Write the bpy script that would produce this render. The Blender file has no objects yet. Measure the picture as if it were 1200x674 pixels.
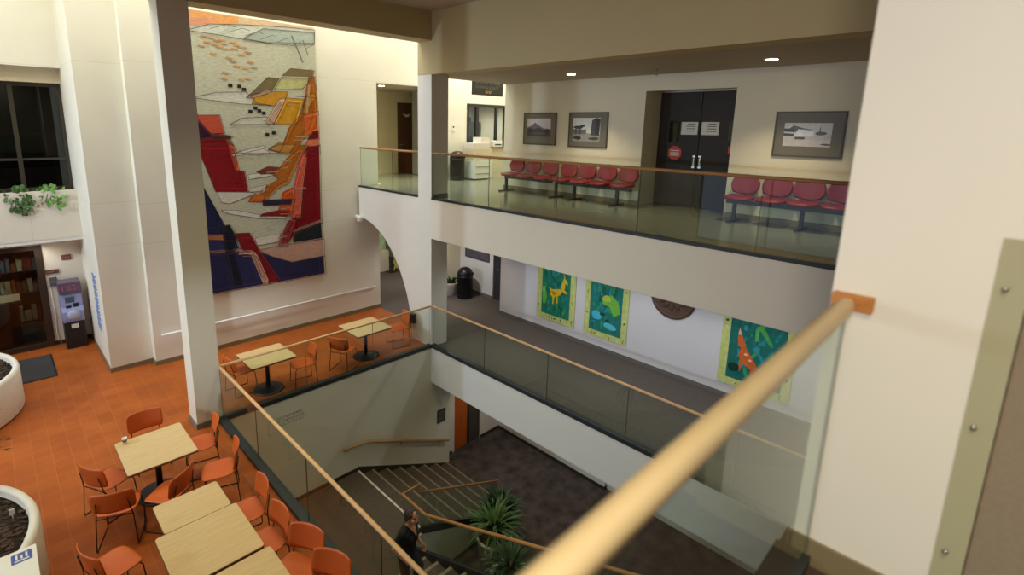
import bpy, bmesh, math, random
from mathutils import Vector, Matrix
random.seed(7)
sc = bpy.context.scene
COL = sc.collection
PI = math.pi
def R(d): return math.radians(d)

# ------------------------------------------------------------------ camera, world, big lights, exposure
cd = bpy.data.cameras.new('camera'); cam = bpy.data.objects.new('camera', cd); COL.objects.link(cam)
cd.sensor_width = 36; cd.lens = 602.539/1200*36
cd.shift_x = (600-553.517)/1200; cd.shift_y = -(337-270.451)/1200
cd.clip_start = .02; cd.clip_end = 200
cam.matrix_world = Matrix(((0.72706629, 0.12298586, -0.67546213, 0), (-0.68636778, 0.15391758, -0.71078031, 0),
                           (0.01654957, 0.98039985, 0.19632181, 8.93), (0, 0, 0, 1)))
cd.dof.use_dof = True; cd.dof.focus_distance = 9.5; cd.dof.aperture_fstop = 1.15
sc.camera = cam
sc.view_settings.view_transform = 'Standard'; sc.view_settings.look = 'None'
sc.view_settings.exposure = .55; sc.view_settings.gamma = 1; sc.view_settings.use_curve_mapping = False
sc.cycles.transparent_max_bounces = 24; sc.cycles.max_bounces = 8; sc.cycles.diffuse_bounces = 5
sc.cycles.sample_clamp_indirect = 4
sc.cycles.caustics_reflective = False; sc.cycles.caustics_refractive = False
w = bpy.data.worlds.new('world'); sc.world = w; w.use_nodes = True
w.node_tree.nodes['Background'].inputs[0].default_value = (.62, .72, 1, 1)
w.node_tree.nodes['Background'].inputs[1].default_value = .6

def area(name, loc, rot, sx, sy, power, col):
    l = bpy.data.lights.new(name, 'AREA'); l.shape = 'RECTANGLE'; l.size = sx; l.size_y = sy; l.energy = power; l.color = col
    o = bpy.data.objects.new(name, l); COL.objects.link(o); o.location = loc; o.rotation_euler = rot; return o
def spot(name, loc, power, col, ang=110, blend=.8, rot=(0, 0, 0), r=.08):
    l = bpy.data.lights.new(name, 'SPOT'); l.energy = power; l.color = col; l.spot_size = R(ang); l.spot_blend = blend; l.shadow_soft_size = r
    o = bpy.data.objects.new(name, l); COL.objects.link(o); o.location = loc; o.rotation_euler = rot; return o
WARM = (1, .88, .58); AMB = (1, .90, .46); COOL = (.62, .79, 1); NEUT = (1, .95, .86)
area('skylight_daylight', (2.6, 11.0, 13.3), (0, 0, 0), 21.5, 2.4, 430, (.94, .98, 1))
area('bay_skylight_daylight', (-3.4, 13.2, 13.3), (0, 0, 0), 9, 1.8, 120, (.94, .98, 1))
for y, p in ((11.2, 1000), (7.0, 380), (3.5, 240)):                       # unseen cool fill spots added in place of west window daylight
    spot('west_cool_fill', (-6.5, y, 8.6), p, COOL, 80, .8, (0, -R(76), 0), r=.2)
for x, y, p in ((0.2, 7.6, 175), (0.2, 3.6, 175), (4.6, 7.6, 210), (4.6, 4.2, 210), (-4, 6, 170)):
    spot('atrium_lamp', (x, y, 11.3), p, AMB, 100, 1.0, r=.25)
spot('walkway_fill', (-2.4, -.7, 10.3), 390, (1, .94, .83), 100, 1.0, (0, -R(74), 0), r=.25)  # added fill spot turned sideways to brighten the near column
spot('walkway_fill', (.2, -.5, 11.3), 260, WARM, 100, 1.0, r=.2)  # added fill from above for the top of the near handrail
spot('column_fill', (-1.5, -1.0, 6.7), 800, (.84, .92, 1), 17, 1.0, (Vector((-1.5, -1.0, 6.7))-Vector((2.4, 9.3, 5.1))).to_track_quat('Z', 'Y').to_euler(), r=.2)  # invented narrow fill, aimed to lighten the lower tall column
for y in (7.6, 5.2, 2.8, .4): spot('corridor_lamp', (9.0, y, 6.28), 60, (.92, .93, 1), 150, .6, r=.12)
for x, y in ((9.6, 11.2), (10, 14.2)): spot('passage_fill', (x, y, 6.28), 95, NEUT, 150, .6, r=.12)  # unseen fill spots added to lift the dark passage behind the arch
for x, y in ((9.2, 8.2), (9.2, 5.0)): spot('ground_fill', (x, y, 2.58), 34, NEUT, 160, .6, r=.1)  # unseen fill spots added to lift the dark ground level
spot('recess_lamp', (.6, 15.0, 6.22), 18, NEUT, 150, .6, r=.1)
spot('gallery_hall_fill', (11.6, 11.0, 13.2), 380, NEUT, 120, .8, r=.2)  # added fill that strengthens the skylight in the far hall

# ------------------------------------------------------------------ materials
def s2l(c):
    return tuple(((v/255)/12.92 if v/255 <= .04045 else ((v/255+.055)/1.055)**2.4) for v in c) + (1,)
MATS = {}
def node(nt, t, **k):
    n = nt.nodes.new(t)
    for a, b in k.items(): setattr(n, a, b)
    return n
def mat(name, col, rough=.6, metal=0, spec=.5, var=0, scale=6, bump=0, bscale=None, stretch=(1, 1, 1), emit=0, attr=False):
    m = bpy.data.materials.new(name); m.use_nodes = True; nt = m.node_tree; b = nt.nodes['Principled BSDF']
    b.inputs['Roughness'].default_value = rough; b.inputs['Metallic'].default_value = metal
    b.inputs['Specular IOR Level'].default_value = spec
    L = nt.links
    base = None
    if attr:
        a = node(nt, 'ShaderNodeVertexColor', layer_name='Col'); base = a.outputs['Color']
    else:
        rgb = node(nt, 'ShaderNodeRGB'); rgb.outputs[0].default_value = s2l(col); base = rgb.outputs[0]
    if var or bump:
        tc = node(nt, 'ShaderNodeTexCoord'); mp = node(nt, 'ShaderNodeMapping'); mp.inputs['Scale'].default_value = stretch
        L.new(tc.outputs['Object'], mp.inputs['Vector'])
        nz = node(nt, 'ShaderNodeTexNoise'); nz.inputs['Scale'].default_value = scale; nz.inputs['Detail'].default_value = 5
        L.new(mp.outputs[0], nz.inputs['Vector'])
    if var:
        mr = node(nt, 'ShaderNodeMapRange'); mr.inputs['From Min'].default_value = .3; mr.inputs['From Max'].default_value = .7
        mr.inputs['To Min'].default_value = 1-var; mr.inputs['To Max'].default_value = 1+var
        L.new(nz.outputs['Fac'], mr.inputs['Value'])
        vm = node(nt, 'ShaderNodeVectorMath', operation='SCALE'); L.new(base, vm.inputs[0]); L.new(mr.outputs[0], vm.inputs['Scale'])
        base = vm.outputs[0]
    L.new(base, b.inputs['Base Color'])
    if bump:
        n2 = node(nt, 'ShaderNodeTexNoise'); n2.inputs['Scale'].default_value = bscale or scale*6; n2.inputs['Detail'].default_value = 3
        L.new(mp.outputs[0], n2.inputs['Vector'])
        bp = node(nt, 'ShaderNodeBump'); bp.inputs['Strength'].default_value = bump; bp.inputs['Distance'].default_value = .02
        L.new(n2.outputs['Fac'], bp.inputs['Height']); L.new(bp.outputs[0], b.inputs['Normal'])
    if emit:
        b.inputs['Emission Color'].default_value = s2l(col); b.inputs['Emission Strength'].default_value = emit
    MATS[name] = m; return m
def position_lines(name, col, axes, line_col_scale=.78, width=.008, rough=.7, var=.03):
    """painted concrete with cast joints at given positions: axes = [(axis, [positions])]"""
    m = mat(name, col, rough, var=var, scale=1.2); nt = m.node_tree; b = nt.nodes['Principled BSDF']; L = nt.links
    src = b.inputs['Base Color'].links[0].from_socket
    g = node(nt, 'ShaderNodeNewGeometry'); sp = node(nt, 'ShaderNodeSeparateXYZ'); L.new(g.outputs['Position'], sp.inputs[0])
    acc = None
    for ax, ps in axes:
        for p in ps:
            c = node(nt, 'ShaderNodeMath', operation='COMPARE'); L.new(sp.outputs[ax], c.inputs[0]); c.inputs[1].default_value = p; c.inputs[2].default_value = width/2
            if acc is None: acc = c.outputs[0]
            else:
                mx = node(nt, 'ShaderNodeMath', operation='MAXIMUM'); L.new(acc, mx.inputs[0]); L.new(c.outputs[0], mx.inputs[1]); acc = mx.outputs[0]
    mr = node(nt, 'ShaderNodeMapRange'); mr.inputs['To Min'].default_value = 1; mr.inputs['To Max'].default_value = line_col_scale; L.new(acc, mr.inputs['Value'])
    vm = node(nt, 'ShaderNodeVectorMath', operation='SCALE'); L.new(src, vm.inputs[0]); L.new(mr.outputs[0], vm.inputs['Scale'])
    L.new(vm.outputs[0], b.inputs['Base Color']); return m
def tile_mat(name, c1, c2, cm, size, mortar, rough, rot=0, spec=.5):
    m = bpy.data.materials.new(name); m.use_nodes = True; nt = m.node_tree; b = nt.nodes['Principled BSDF']; L = nt.links
    g = node(nt, 'ShaderNodeNewGeometry'); br = node(nt, 'ShaderNodeTexBrick'); br.offset = 0; br.squash = 1
    L.new(g.outputs['Position'], br.inputs['Vector'])
    br.inputs['Color1'].default_value = s2l(c1); br.inputs['Color2'].default_value = s2l(c2); br.inputs['Mortar'].default_value = s2l(cm)
    br.inputs['Scale'].default_value = 1; br.inputs['Brick Width'].default_value = size; br.inputs['Row Height'].default_value = size
    br.inputs['Mortar Size'].default_value = mortar; br.inputs['Mortar Smooth'].default_value = .2
    nz = node(nt, 'ShaderNodeTexNoise'); nz.inputs['Scale'].default_value = 1.7; nz.inputs['Detail'].default_value = 4; L.new(g.outputs['Position'], nz.inputs['Vector'])
    mr = node(nt, 'ShaderNodeMapRange'); mr.inputs['From Min'].default_value = .3; mr.inputs['From Max'].default_value = .7
    mr.inputs['To Min'].default_value = .88; mr.inputs['To Max'].default_value = 1.1; L.new(nz.outputs['Fac'], mr.inputs['Value'])
    vm = node(nt, 'ShaderNodeVectorMath', operation='SCALE'); L.new(br.outputs['Color'], vm.inputs[0]); L.new(mr.outputs[0], vm.inputs['Scale'])
    L.new(vm.outputs[0], b.inputs['Base Color']); b.inputs['Roughness'].default_value = rough; b.inputs['Specular IOR Level'].default_value = spec
    MATS[name] = m; return m
def glass_mat(name, tint, ior=1.5):
    m = bpy.data.materials.new(name); m.use_nodes = True; nt = m.node_tree; L = nt.links
    for n in list(nt.nodes):
        if n.type == 'BSDF_PRINCIPLED': nt.nodes.remove(n)
    out = [n for n in nt.nodes if n.type == 'OUTPUT_MATERIAL'][0]
    tr = node(nt, 'ShaderNodeBsdfTransparent'); gl = node(nt, 'ShaderNodeBsdfGlossy'); gl.inputs['Roughness'].default_value = .0
    gl.inputs['Color'].default_value = (.93, .97, .94, 1)
    tr.inputs['Color'].default_value = s2l(tint)
    fr = node(nt, 'ShaderNodeFresnel'); fr.inputs['IOR'].default_value = ior
    g = node(nt, 'ShaderNodeNewGeometry'); inv = node(nt, 'ShaderNodeMath', operation='SUBTRACT'); inv.inputs[0].default_value = 1
    L.new(g.outputs['Backfacing'], inv.inputs[1])
    mu = node(nt, 'ShaderNodeMath', operation='MULTIPLY'); L.new(fr.outputs[0], mu.inputs[0]); L.new(inv.outputs[0], mu.inputs[1])
    mx = node(nt, 'ShaderNodeMixShader'); L.new(mu.outputs[0], mx.inputs[0]); L.new(tr.outputs[0], mx.inputs[1]); L.new(gl.outputs[0], mx.inputs[2])
    L.new(mx.outputs[0], out.inputs[0]); MATS[name] = m; return m

CREAM = (226, 218, 196); 
paint = mat('cream_paint', (230, 223, 206), .65, var=.02, scale=.8)
bpaint = mat('shaded_beam_paint', (198, 181, 134), .65, var=.02, scale=.8)  # cream darkened and yellowed to carry the shade on the beams
cpaint = mat('column_cream_paint', (228, 222, 200), .65, var=.02, scale=.8)
white = mat('white_paint', (232, 229, 221), .65, var=.02, scale=.8)
conc = position_lines('jointed_cream_concrete', (231, 228, 210), [(2, [10.14, 7.23, 6.38])])
conc2 = position_lines('jointed_pilaster_concrete', (231, 228, 210), [(2, [10.08, 7.28, 6.38])])
ledgem = position_lines('planter_ledge_paint', (224, 217, 200), [(0, [.60, -.9, -2.4])])
gal = mat('gallery_wall_paint', (222, 212, 184), .6, var=.02, scale=.8)
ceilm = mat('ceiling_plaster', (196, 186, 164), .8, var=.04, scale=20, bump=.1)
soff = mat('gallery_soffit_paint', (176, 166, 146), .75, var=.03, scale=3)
tile = tile_mat('orange_quarry_tile', (168, 88, 34), (158, 80, 30), (170, 100, 50), .235, .005, .55, spec=.2)
carpet = mat('grey_brown_carpet', (104, 95, 88), .95, var=.12, scale=30, bump=.3, bscale=300, spec=.1)
carpetd = mat('dark_patterned_carpet', (88, 78, 74), .95, var=.4, scale=3.2, bump=.3, bscale=300, spec=.1)
landm = mat('taupe_landing_carpet', (92, 82, 72), .95, var=.12, scale=14, bump=.3, bscale=300, spec=.1)
poly = mat('polished_grey_floor', (138, 138, 122), .16, var=.05, scale=1.5)
black = mat('dark_brown_rubber_base', (58, 48, 38), .6)
basetan = mat('tan_rubber_base', (128, 112, 82), .6)
kerbm = mat('dark_grey_kerb_metal', (52, 54, 54), .5, metal=.3)
railw = mat('pale_maple_rail', (222, 180, 128), .42, var=.08, scale=5, stretch=(1, 1, 1))
railo = mat('amber_wood_rail', (172, 122, 70), .45, var=.08, scale=5)
railn = mat('near_maple_rail', (246, 220, 176), .4, var=.07, scale=4, stretch=(.6, 6, 6))
glass = glass_mat('clear_green_glass', (243, 249, 245), 1.5)
gedge = mat('dark_glass_edge', (58, 74, 66), .3)
glassd = glass_mat('dark_window_glass', (170, 176, 174), 1.55)
wht = mat('white_enamel', (238, 236, 230), .45)
blk = mat('black_metal', (24, 22, 22), .45)
blk2 = mat('black_plastic', (30, 29, 31), .4)
tabm = mat('light_maple_laminate', (208, 178, 128), .5, var=.08, scale=3, stretch=(1.2, 14, 1))
tabe = mat('brown_table_edge', (96, 66, 42), .5)
chm = mat('orange_red_plastic', (203, 96, 36), .45, var=.03)
redm = mat('crimson_vinyl', (146, 26, 34), .45, var=.06, scale=14)
leafm = mat('green_leaf', (78, 112, 58), .45, var=.3, scale=9)
leafd = mat('dark_green_leaf', (46, 72, 42), .45, var=.35, scale=9)
leafl = mat('light_green_leaf', (112, 160, 78), .45, var=.25, scale=9)
soilm = mat('potting_soil', (72, 52, 38), .95, var=.4, scale=25, bump=.8, bscale=40)
potm = mat('cream_fibreglass', (222, 215, 200), .5, var=.03)
colm = mat('coloured_weave', (0, 0, 0), .9, attr=True, var=.16, scale=26, bump=.5, bscale=90, stretch=(.35, 1, 1.6), spec=.15)
artm = mat('coloured_paint', (0, 0, 0), .7, attr=True, var=.12, scale=9, spec=.25)
photom = mat('coloured_print', (0, 0, 0), .4, attr=True, var=.1, scale=12)
brownd = mat('dark_brown_door_wood', (92, 68, 52), .45, var=.12, scale=3, stretch=(6, 6, 1))
orangew = mat('orange_wood_veneer', (190, 92, 24), .45, var=.12, scale=3, stretch=(6, 6, 1))
steel = mat('brushed_steel', (170, 168, 162), .35, metal=.9)
darkin = mat('dark_interior_wall', (70, 62, 54), .8, var=.1)

# ------------------------------------------------------------------ mesh helpers
class MB:
    def __init__(s): s.v = []; s.f = []; s.mi = []; s.sm = []; s.c = []
    def add(s, vs, fs, mi=0, sm=False, col=(1, 1, 1), M=None):
        o = len(s.v)
        s.v += [tuple(M @ Vector(v)) if M is not None else tuple(v) for v in vs]
        for f in fs: s.f.append([o+i for i in f]); s.mi.append(mi); s.sm.append(sm); s.c.append(col)
        return s
    def box(s, x0, x1, y0, y1, z0, z1, mi=0, col=(1, 1, 1), M=None):
        x0, x1 = min(x0, x1), max(x0, x1); y0, y1 = min(y0, y1), max(y0, y1); z0, z1 = min(z0, z1), max(z0, z1)
        vs = [(x0, y0, z0), (x1, y0, z0), (x1, y1, z0), (x0, y1, z0), (x0, y0, z1), (x1, y0, z1), (x1, y1, z1), (x0, y1, z1)]
        return s.add(vs, [(0, 3, 2, 1), (4, 5, 6, 7), (0, 1, 5, 4), (1, 2, 6, 5), (2, 3, 7, 6), (3, 0, 4, 7)], mi, False, col, M)
    def rbox(s, x0, x1, y0, y1, z0, z1, r, n=4, mi=0, M=None):
        """box with rounded vertical corners"""
        pts = []
        for cx, cy, a0 in ((x1-r, y1-r, 0), (x0+r, y1-r, 90), (x0+r, y0+r, 180), (x1-r, y0+r, 270)):
            for i in range(n+1):
                a = R(a0+90*i/n); pts.append((cx+r*math.cos(a), cy+r*math.sin(a)))
        return s.prism(pts, z0, z1, mi, M)
    def prism(s, pts, z0, z1, mi=0, M=None, col=(1, 1, 1)):
        n = len(pts)
        vs = [(x, y, z0) for x, y in pts]+[(x, y, z1) for x, y in pts]
        fs = [tuple(range(n-1, -1, -1)), tuple(range(n, 2*n))]+[(i, (i+1) % n, n+(i+1) % n, n+i) for i in range(n)]
        return s.add(vs, fs, mi, False, col, M)
    def tube(s, pts, r, n=8, mi=0, caps=True, M=None, rad=None):
        pts = [Vector(p) for p in pts]; m = len(pts); vs = []; fs = []
        up = Vector((0, 0, 1)); prev = None
        for i, p in enumerate(pts):
            t = (pts[min(i+1, m-1)]-pts[max(i-1, 0)]).normalized()
            if prev is None:
                a = t.cross(up)
                if a.length < .05: a = t.cross(Vector((1, 0, 0)))
                a.normalize()
            else:
                a = prev-t*prev.dot(t)
                a = a.normalized() if a.length > 1e-4 else t.orthogonal().normalized()
            prev = a; b = t.cross(a); rr = rad[i] if rad else r
            for k in range(n):
                q = 2*PI*k/n; vs.append(p+a*math.cos(q)*rr+b*math.sin(q)*rr)
        for i in range(m-1):
            for k in range(n): fs.append((i*n+k, i*n+(k+1) % n, (i+1)*n+(k+1) % n, (i+1)*n+k))
        if caps: fs += [tuple(range(n-1, -1, -1)), tuple(range((m-1)*n, m*n))]
        return s.add(vs, fs, mi, True, M=M)
    def lathe(s, prof, n=32, c=(0, 0, 0), mi=0, M=None, sm=True):
        vs = []; fs = []; m = len(prof)
        for r, z in prof:
            for k in range(n): vs.append((c[0]+r*math.cos(2*PI*k/n), c[1]+r*math.sin(2*PI*k/n), c[2]+z))
        for i in range(m-1):
            for k in range(n): fs.append((i*n+k, i*n+(k+1) % n, (i+1)*n+(k+1) % n, (i+1)*n+k))
        fs += [tuple(range(n-1, -1, -1)), tuple(range((m-1)*n, m*n))]
        return s.add(vs, fs, mi, sm, M=M)
    def sphere(s, c, r, n=16, mi=0, M=None):
        rx, ry, rz = r if isinstance(r, tuple) else (r, r, r)
        vs = [(c[0], c[1], c[2]-rz)]; fs = []; h = n//2
        for i in range(1, h):
            t = -PI/2+PI*i/h
            for k in range(n): vs.append((c[0]+rx*math.cos(t)*math.cos(2*PI*k/n), c[1]+ry*math.cos(t)*math.sin(2*PI*k/n), c[2]+rz*math.sin(t)))
        vs.append((c[0], c[1], c[2]+rz)); top = len(vs)-1
        for k in range(n): fs.append((0, 1+(k+1) % n, 1+k)); fs.append((top, 1+(h-2)*n+k, 1+(h-2)*n+(k+1) % n))
        for i in range(h-2):
            for k in range(n): fs.append((1+i*n+k, 1+i*n+(k+1) % n, 1+(i+1)*n+(k+1) % n, 1+(i+1)*n+k))
        return s.add(vs, fs, mi, True, M=M)
    def sheet(s, fn, nu, nv, th, mi=0, M=None):
        """curved shell fn(u,v) -> point, u,v in -1..1, thickness th along normal"""
        P = [[Vector(fn(-1+2*i/nu, -1+2*j/nv)) for j in range(nv+1)] for i in range(nu+1)]
        N = [[None]*(nv+1) for _ in range(nu+1)]
        for i in range(nu+1):
            for j in range(nv+1):
                du = P[min(i+1, nu)][j]-P[max(i-1, 0)][j]; dv = P[i][min(j+1, nv)]-P[i][max(j-1, 0)]
                N[i][j] = du.cross(dv).normalized()
        vs = [P[i][j]+N[i][j]*th/2 for i in range(nu+1) for j in range(nv+1)]+[P[i][j]-N[i][j]*th/2 for i in range(nu+1) for j in range(nv+1)]
        K = (nu+1)*(nv+1); id = lambda i, j: i*(nv+1)+j; fs = []
        for i in range(nu):
            for j in range(nv):
                q = (id(i, j), id(i+1, j), id(i+1, j+1), id(i, j+1)); fs.append(q); fs.append(tuple(K+a for a in reversed(q)))
        for i in range(nu):
            fs.append((id(i+1, 0), id(i, 0), K+id(i, 0), K+id(i+1, 0))); fs.append((id(i, nv), id(i+1, nv), K+id(i+1, nv), K+id(i, nv)))
        for j in range(nv):
            fs.append((id(0, j), id(0, j+1), K+id(0, j+1), K+id(0, j))); fs.append((id(nu, j+1), id(nu, j), K+id(nu, j), K+id(nu, j+1)))
        return s.add(vs, fs, mi, True, M=M)
    def build(s, name, m, parent=None, bevel=0, color=False, segs=2):
        me = bpy.data.meshes.new(name); me.from_pydata(s.v, [], s.f); me.validate(clean_customdata=False)
        for mm in (m if isinstance(m, (list, tuple)) else [m]): me.materials.append(mm)
        if len(me.polygons) == len(s.f):
            me.polygons.foreach_set('material_index', s.mi); me.polygons.foreach_set('use_smooth', s.sm)
            if color:
                ca = me.color_attributes.new('Col', 'FLOAT_COLOR', 'CORNER')
                for p, c in zip(me.polygons, s.c):
                    for li in p.loop_indices: ca.data[li].color = c if len(c) == 4 else tuple(c)+(1,)
        me.update()
        o = bpy.data.objects.new(name, me); COL.objects.link(o)
        if parent: o.parent = parent
        if bevel:
            b = o.modifiers.new('bevel', 'BEVEL'); b.width = bevel; b.segments = segs; b.limit_method = 'ANGLE'; b.angle_limit = R(40)
        return o
def tag(o, label, cat, group=None, kind=None):
    o['label'] = label; o['category'] = cat
    if group: o['group'] = group
    if kind: o['kind'] = kind
    return o
def thing(name, loc, label, cat, rz=0, group=None):
    o = bpy.data.objects.new(name, None); COL.objects.link(o); o.location = loc; o.rotation_euler = (0, 0, rz); o.empty_display_size = .2
    return tag(o, label, cat, group)
def struct(name, mb, m, bevel=0, label=None, cat=None):
    o = mb.build(name, m, None, bevel); o['kind'] = 'structure'
    if label: o['label'] = label; o['category'] = cat
    return o
def copy_tree(o, parent=None):
    c = o.copy(); COL.objects.link(c)
    if parent: c.parent = parent
    for ch in o.children: copy_tree(ch, c)
    return c
def bx(*a): return MB().box(*a)
# ------------------------------------------------------------------ levels and planes of the building
L1, LAND, L2, L3 = 0.0, 1.21, 3.59, 7.29
X0, XB, XC, XE = 7.5, 10.5, 2.15, 2.66       # gallery face, gallery back wall, near column face, stairwell edge
Y1, YT, YP = 9.3, 12.58, 12.83               # column row, tapestry wall, pilaster wall
TOP = 13.5

def strip(axis, p, a, b, th, lo, hi):
    """sloped plate: at 'a' spans lo[0]..hi[0], at 'b' spans lo[1]..hi[1]; axis 'x' runs along x at y=p"""
    vs = []
    for q in (p, p+th):
        for t, k in ((a, 0), (b, 1)):
            for z in (lo[k], hi[k]): vs.append((t, q, z) if axis == 'x' else (q, t, z))
    return MB().add(vs, [(0, 1, 3, 2), (4, 6, 7, 5), (0, 4, 5, 1), (2, 3, 7, 6), (0, 2, 6, 4), (1, 5, 7, 3)])
# floors
cwhite = mat('central_column_paint', (230, 226, 214), .65, var=.02, scale=.8)
m = MB().box(-9, XE-.1, -5, 14.9, L2-.4, L2).box(-9, 1.47, 14.9, 15.4, L2-.4, L2)
m.box(XE-.1, 8.15, Y1+.1, YT, L2-.4, L2).box(XE-.1, 8.0, -5, .85, L2-.4, L2)
struct('floor', m, tile, label='orange quarry tile floor of the cafe level', cat='floor')
m = MB().box(X0+.1, 12, -3, Y1+.1, 2.65, L2-.001).box(8.15, 12, Y1+.1, 18, 2.65, L2-.001)
struct('floor', m, carpet, label='grey carpet floor of the mural corridor and the passage behind the arch', cat='floor')
m = MB().box(XE-.3, XB, -3, 12, -.3, L1)
struct('floor', m, carpetd, label='dark patterned carpet floor at the bottom of the stairwell', cat='floor')
m = MB().box(X0+.05, 14, -3, Y1+.3, 6.36, L3).box(X0+.05, 14, Y1+.3, YT-.06, 6.36, L3).box(8.3, 14, YT-.06, 16, 6.36, L3)
struct('floor', m, poly, label='polished grey floor of the upper gallery with red seats', cat='floor')
m = MB().box(-4, X0+.05, -5, .44, 6.9, L3)
struct('floor', m, mat('near_walk_floor', (70, 52, 42), .8, var=.1), label='dark floor of the near walkway at the camera side', cat='floor')

# fascias of the two galleries and the arch plate under the upper one
struct('trim_upper', bx(X0, X0+.06, -3, Y1, 6.34, L3-.02), paint, label='cream balcony fascia of the upper gallery', cat='balcony front')
struct('trim_lower', MB().box(X0, X0+.1, -3, Y1, 2.65, L2-.005), white, label='white balcony fascia below the glass of the mural corridor', cat='balcony front')
def arch():
    pts = []
    for i in range(25):
        a = PI/2*i/24
        pts.append((12.50-2.46*math.sin(a)*1.0, -5.6+8.93+3.1*math.cos(a)))
    # pts go from the crown (y=12.5, z=6.43) down to the foot (y=10.04, z=3.33)
    pts = [(y, max(z, L2)) for y, z in pts]
    outer = [(Y1, L2), (Y1, L3-.02), (12.50, L3-.02)]
    poly_ = outer+pts
    vs = [(X0, y, z) for y, z in poly_]+[(X0+.5, y, z) for y, z in poly_]; n = len(poly_)
    mb = MB(); mb.add(vs, [tuple(range(n)), tuple(range(2*n-1, n-1, -1))]+[(i, n+i, n+(i+1) % n, (i+1) % n) for i in range(n)])
    return mb
struct('column_arch', arch(), cwhite, label='white arched wall springing from the central column to the tapestry wall', cat='arch')
struct('column', MB().box(X0, X0+.5, Y1, Y1+.5, L3-.02, 10.09), cwhite, label='white central column between the two glass railings', cat='column')
struct('column', MB().box(X0+.02, X0+.5, Y1+.1, Y1+.5, L1, L2), white, label='white column foot below the mural corridor', cat='column')
struct('column', MB().box(2.19, 2.63, Y1, Y1+.45, L2, 10.82), cpaint, label='tall square column at the far left corner of the stairwell', cat='column')
struct('column', MB().box(XC, XC+.45, -.075, .39, L3, 11.4), mat('near_column_paint', (231, 225, 212), .6, var=.015, scale=2), label='large near cream column at the right', cat='column')
# beams and ceilings
struct('beam', MB().box(-9, X0, Y1, Y1+.45, 10.80, TOP), bpaint, label='cream beam over the left column, its shade put into the colour', cat='beam')
struct('beam', MB().box(X0, X0+.4, -5, Y1, 10.085, 11.5).box(X0, X0+.5, Y1, Y1+.5, 10.085, TOP).box(X0+.5, XB, Y1, Y1+.5, 10.12, TOP), bpaint, label='long cream beam above the upper gallery', cat='beam')
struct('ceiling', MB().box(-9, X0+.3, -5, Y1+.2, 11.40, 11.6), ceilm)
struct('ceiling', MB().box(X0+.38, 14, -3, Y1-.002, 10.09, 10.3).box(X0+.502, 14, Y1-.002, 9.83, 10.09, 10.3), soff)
struct('ceiling', MB().box(-9, 14, Y1+.2, 16, TOP, TOP+.2), white)
struct('ceiling', MB().box(X0+.1, 12, -3, Y1+.4, 6.30, 6.36).box(X0+.5, 12, Y1+.4, 18, 6.30, 6.36), white)
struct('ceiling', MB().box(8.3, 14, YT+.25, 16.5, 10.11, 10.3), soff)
struct('ceiling', MB().box(X0+.1, XB, -3, 12, 2.6, 2.65), white)
struct('ceiling', MB().box(-9, 1.47, 14.66, 15.6, 6.25, 6.33), white)

# tapestry wall with its opening, pilaster wall, left bay
m = MB().box(2.27, 8.19, YT, YT+.3, L2, TOP).box(8.19, 10.62, YT, YT+.3, 10.11, TOP).box(8.19, 10.62, YT, YT+.3, 6.3, L3-.001).box(10.62, 11.62, YT, YT+.3, 6.3, TOP).box(13.46, 14, YT, YT+.3, 6.3, TOP).box(11.62, 13.46, YT, YT+.3, 6.3, 8.28).box(11.62, 13.46, YT, YT+.3, 9.70, TOP)
struct('wall_tapestry', m, conc)
struct('wall_pilaster', MB().box(1.47, 2.27, YP, 15.4, L2, TOP), conc2)
struct('wall_bay', MB().box(-9, 1.47, 14.65, 14.95, 10.05, TOP), conc2)
struct('wall_ledge', MB().box(-9, 1.47, 14.65, 14.80, 6.33, 7.40).box(-9, 1.47, 14.80, 15.2, 6.33, 7.0), ledgem)
struct('wall_recess', MB().box(.74, 1.47, 15.4, 15.6, L2, 6.33).box(-9, -1.6, 15.4, 15.6, L2, 6.33).box(-1.6, .74, 15.4, 15.6, 6.08, 6.33), paint)
struct('trim_head', MB().box(-9, 1.47, 14.95, 15.25, 9.74, 10.05), gal)
# upper gallery walls
m = MB().box(XB, XB+.2, -3, 3.87, L3, 10.09).box(XB, XB+.2, 5.72, 9.84, L3, 10.09).box(XB, XB+.2, 3.87, 5.72, 9.76, 10.09)
m.box(XB+.2, 14, 9.64, 9.84, L3, TOP)
struct('wall_gallery', m, gal)
m = MB().box(XB+.2, 11.3, 5.72, 5.9, L3, 10.09).box(XB+.2, 11.3, 3.69, 3.87, L3, 10.09).box(11.26, 11.4, 3.5, 6.1, 9.76, 10.09)
struct('wall_alcove', m, gal)
struct('wall_passage', MB().box(8.3, 10.80, 15.3, 15.5, L3, 10.3).box(11.72, 14, 15.3, 15.5, L3, 10.3).box(10.80, 11.72, 15.3, 15.5, 9.76, 10.3).box(8.2, 8.3, YT+.3, 15.5, L3, 10.3), gal)
# mural corridor walls
m = MB().box(XB, XB+.2, -3, 9.83, L2, 6.36).box(XB+.2, 11.3, 9.63, 9.83, L2, 6.36).box(11.25, 11.4, 10.86, 12.4, L2, 6.36).box(11.25, 11.4, 9.83, 10.86, 5.9, 6.36)
struct('wall_mural', m, mat('mural_wall_paint', (222, 218, 216), .6, var=.02, scale=.8))
struct('wall_corridor_end', MB().box(10.15, 11.4, 12.4, 12.55, L2, 6.36), gal)
m = MB().box(8.0, 9.3, 17.8, 18, L2, 6.36).box(9.75, 12.5, 17.8, 18, L2, 6.36).box(9.3, 9.75, 17.8, 18, L2, 4.4).box(11.9, 12.1, 12.2, 18, L2, 6.36).box(8.05, 8.19, YT+.3, 18, L2, 6.36)
struct('wall_passage_end', m, gal)
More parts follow.
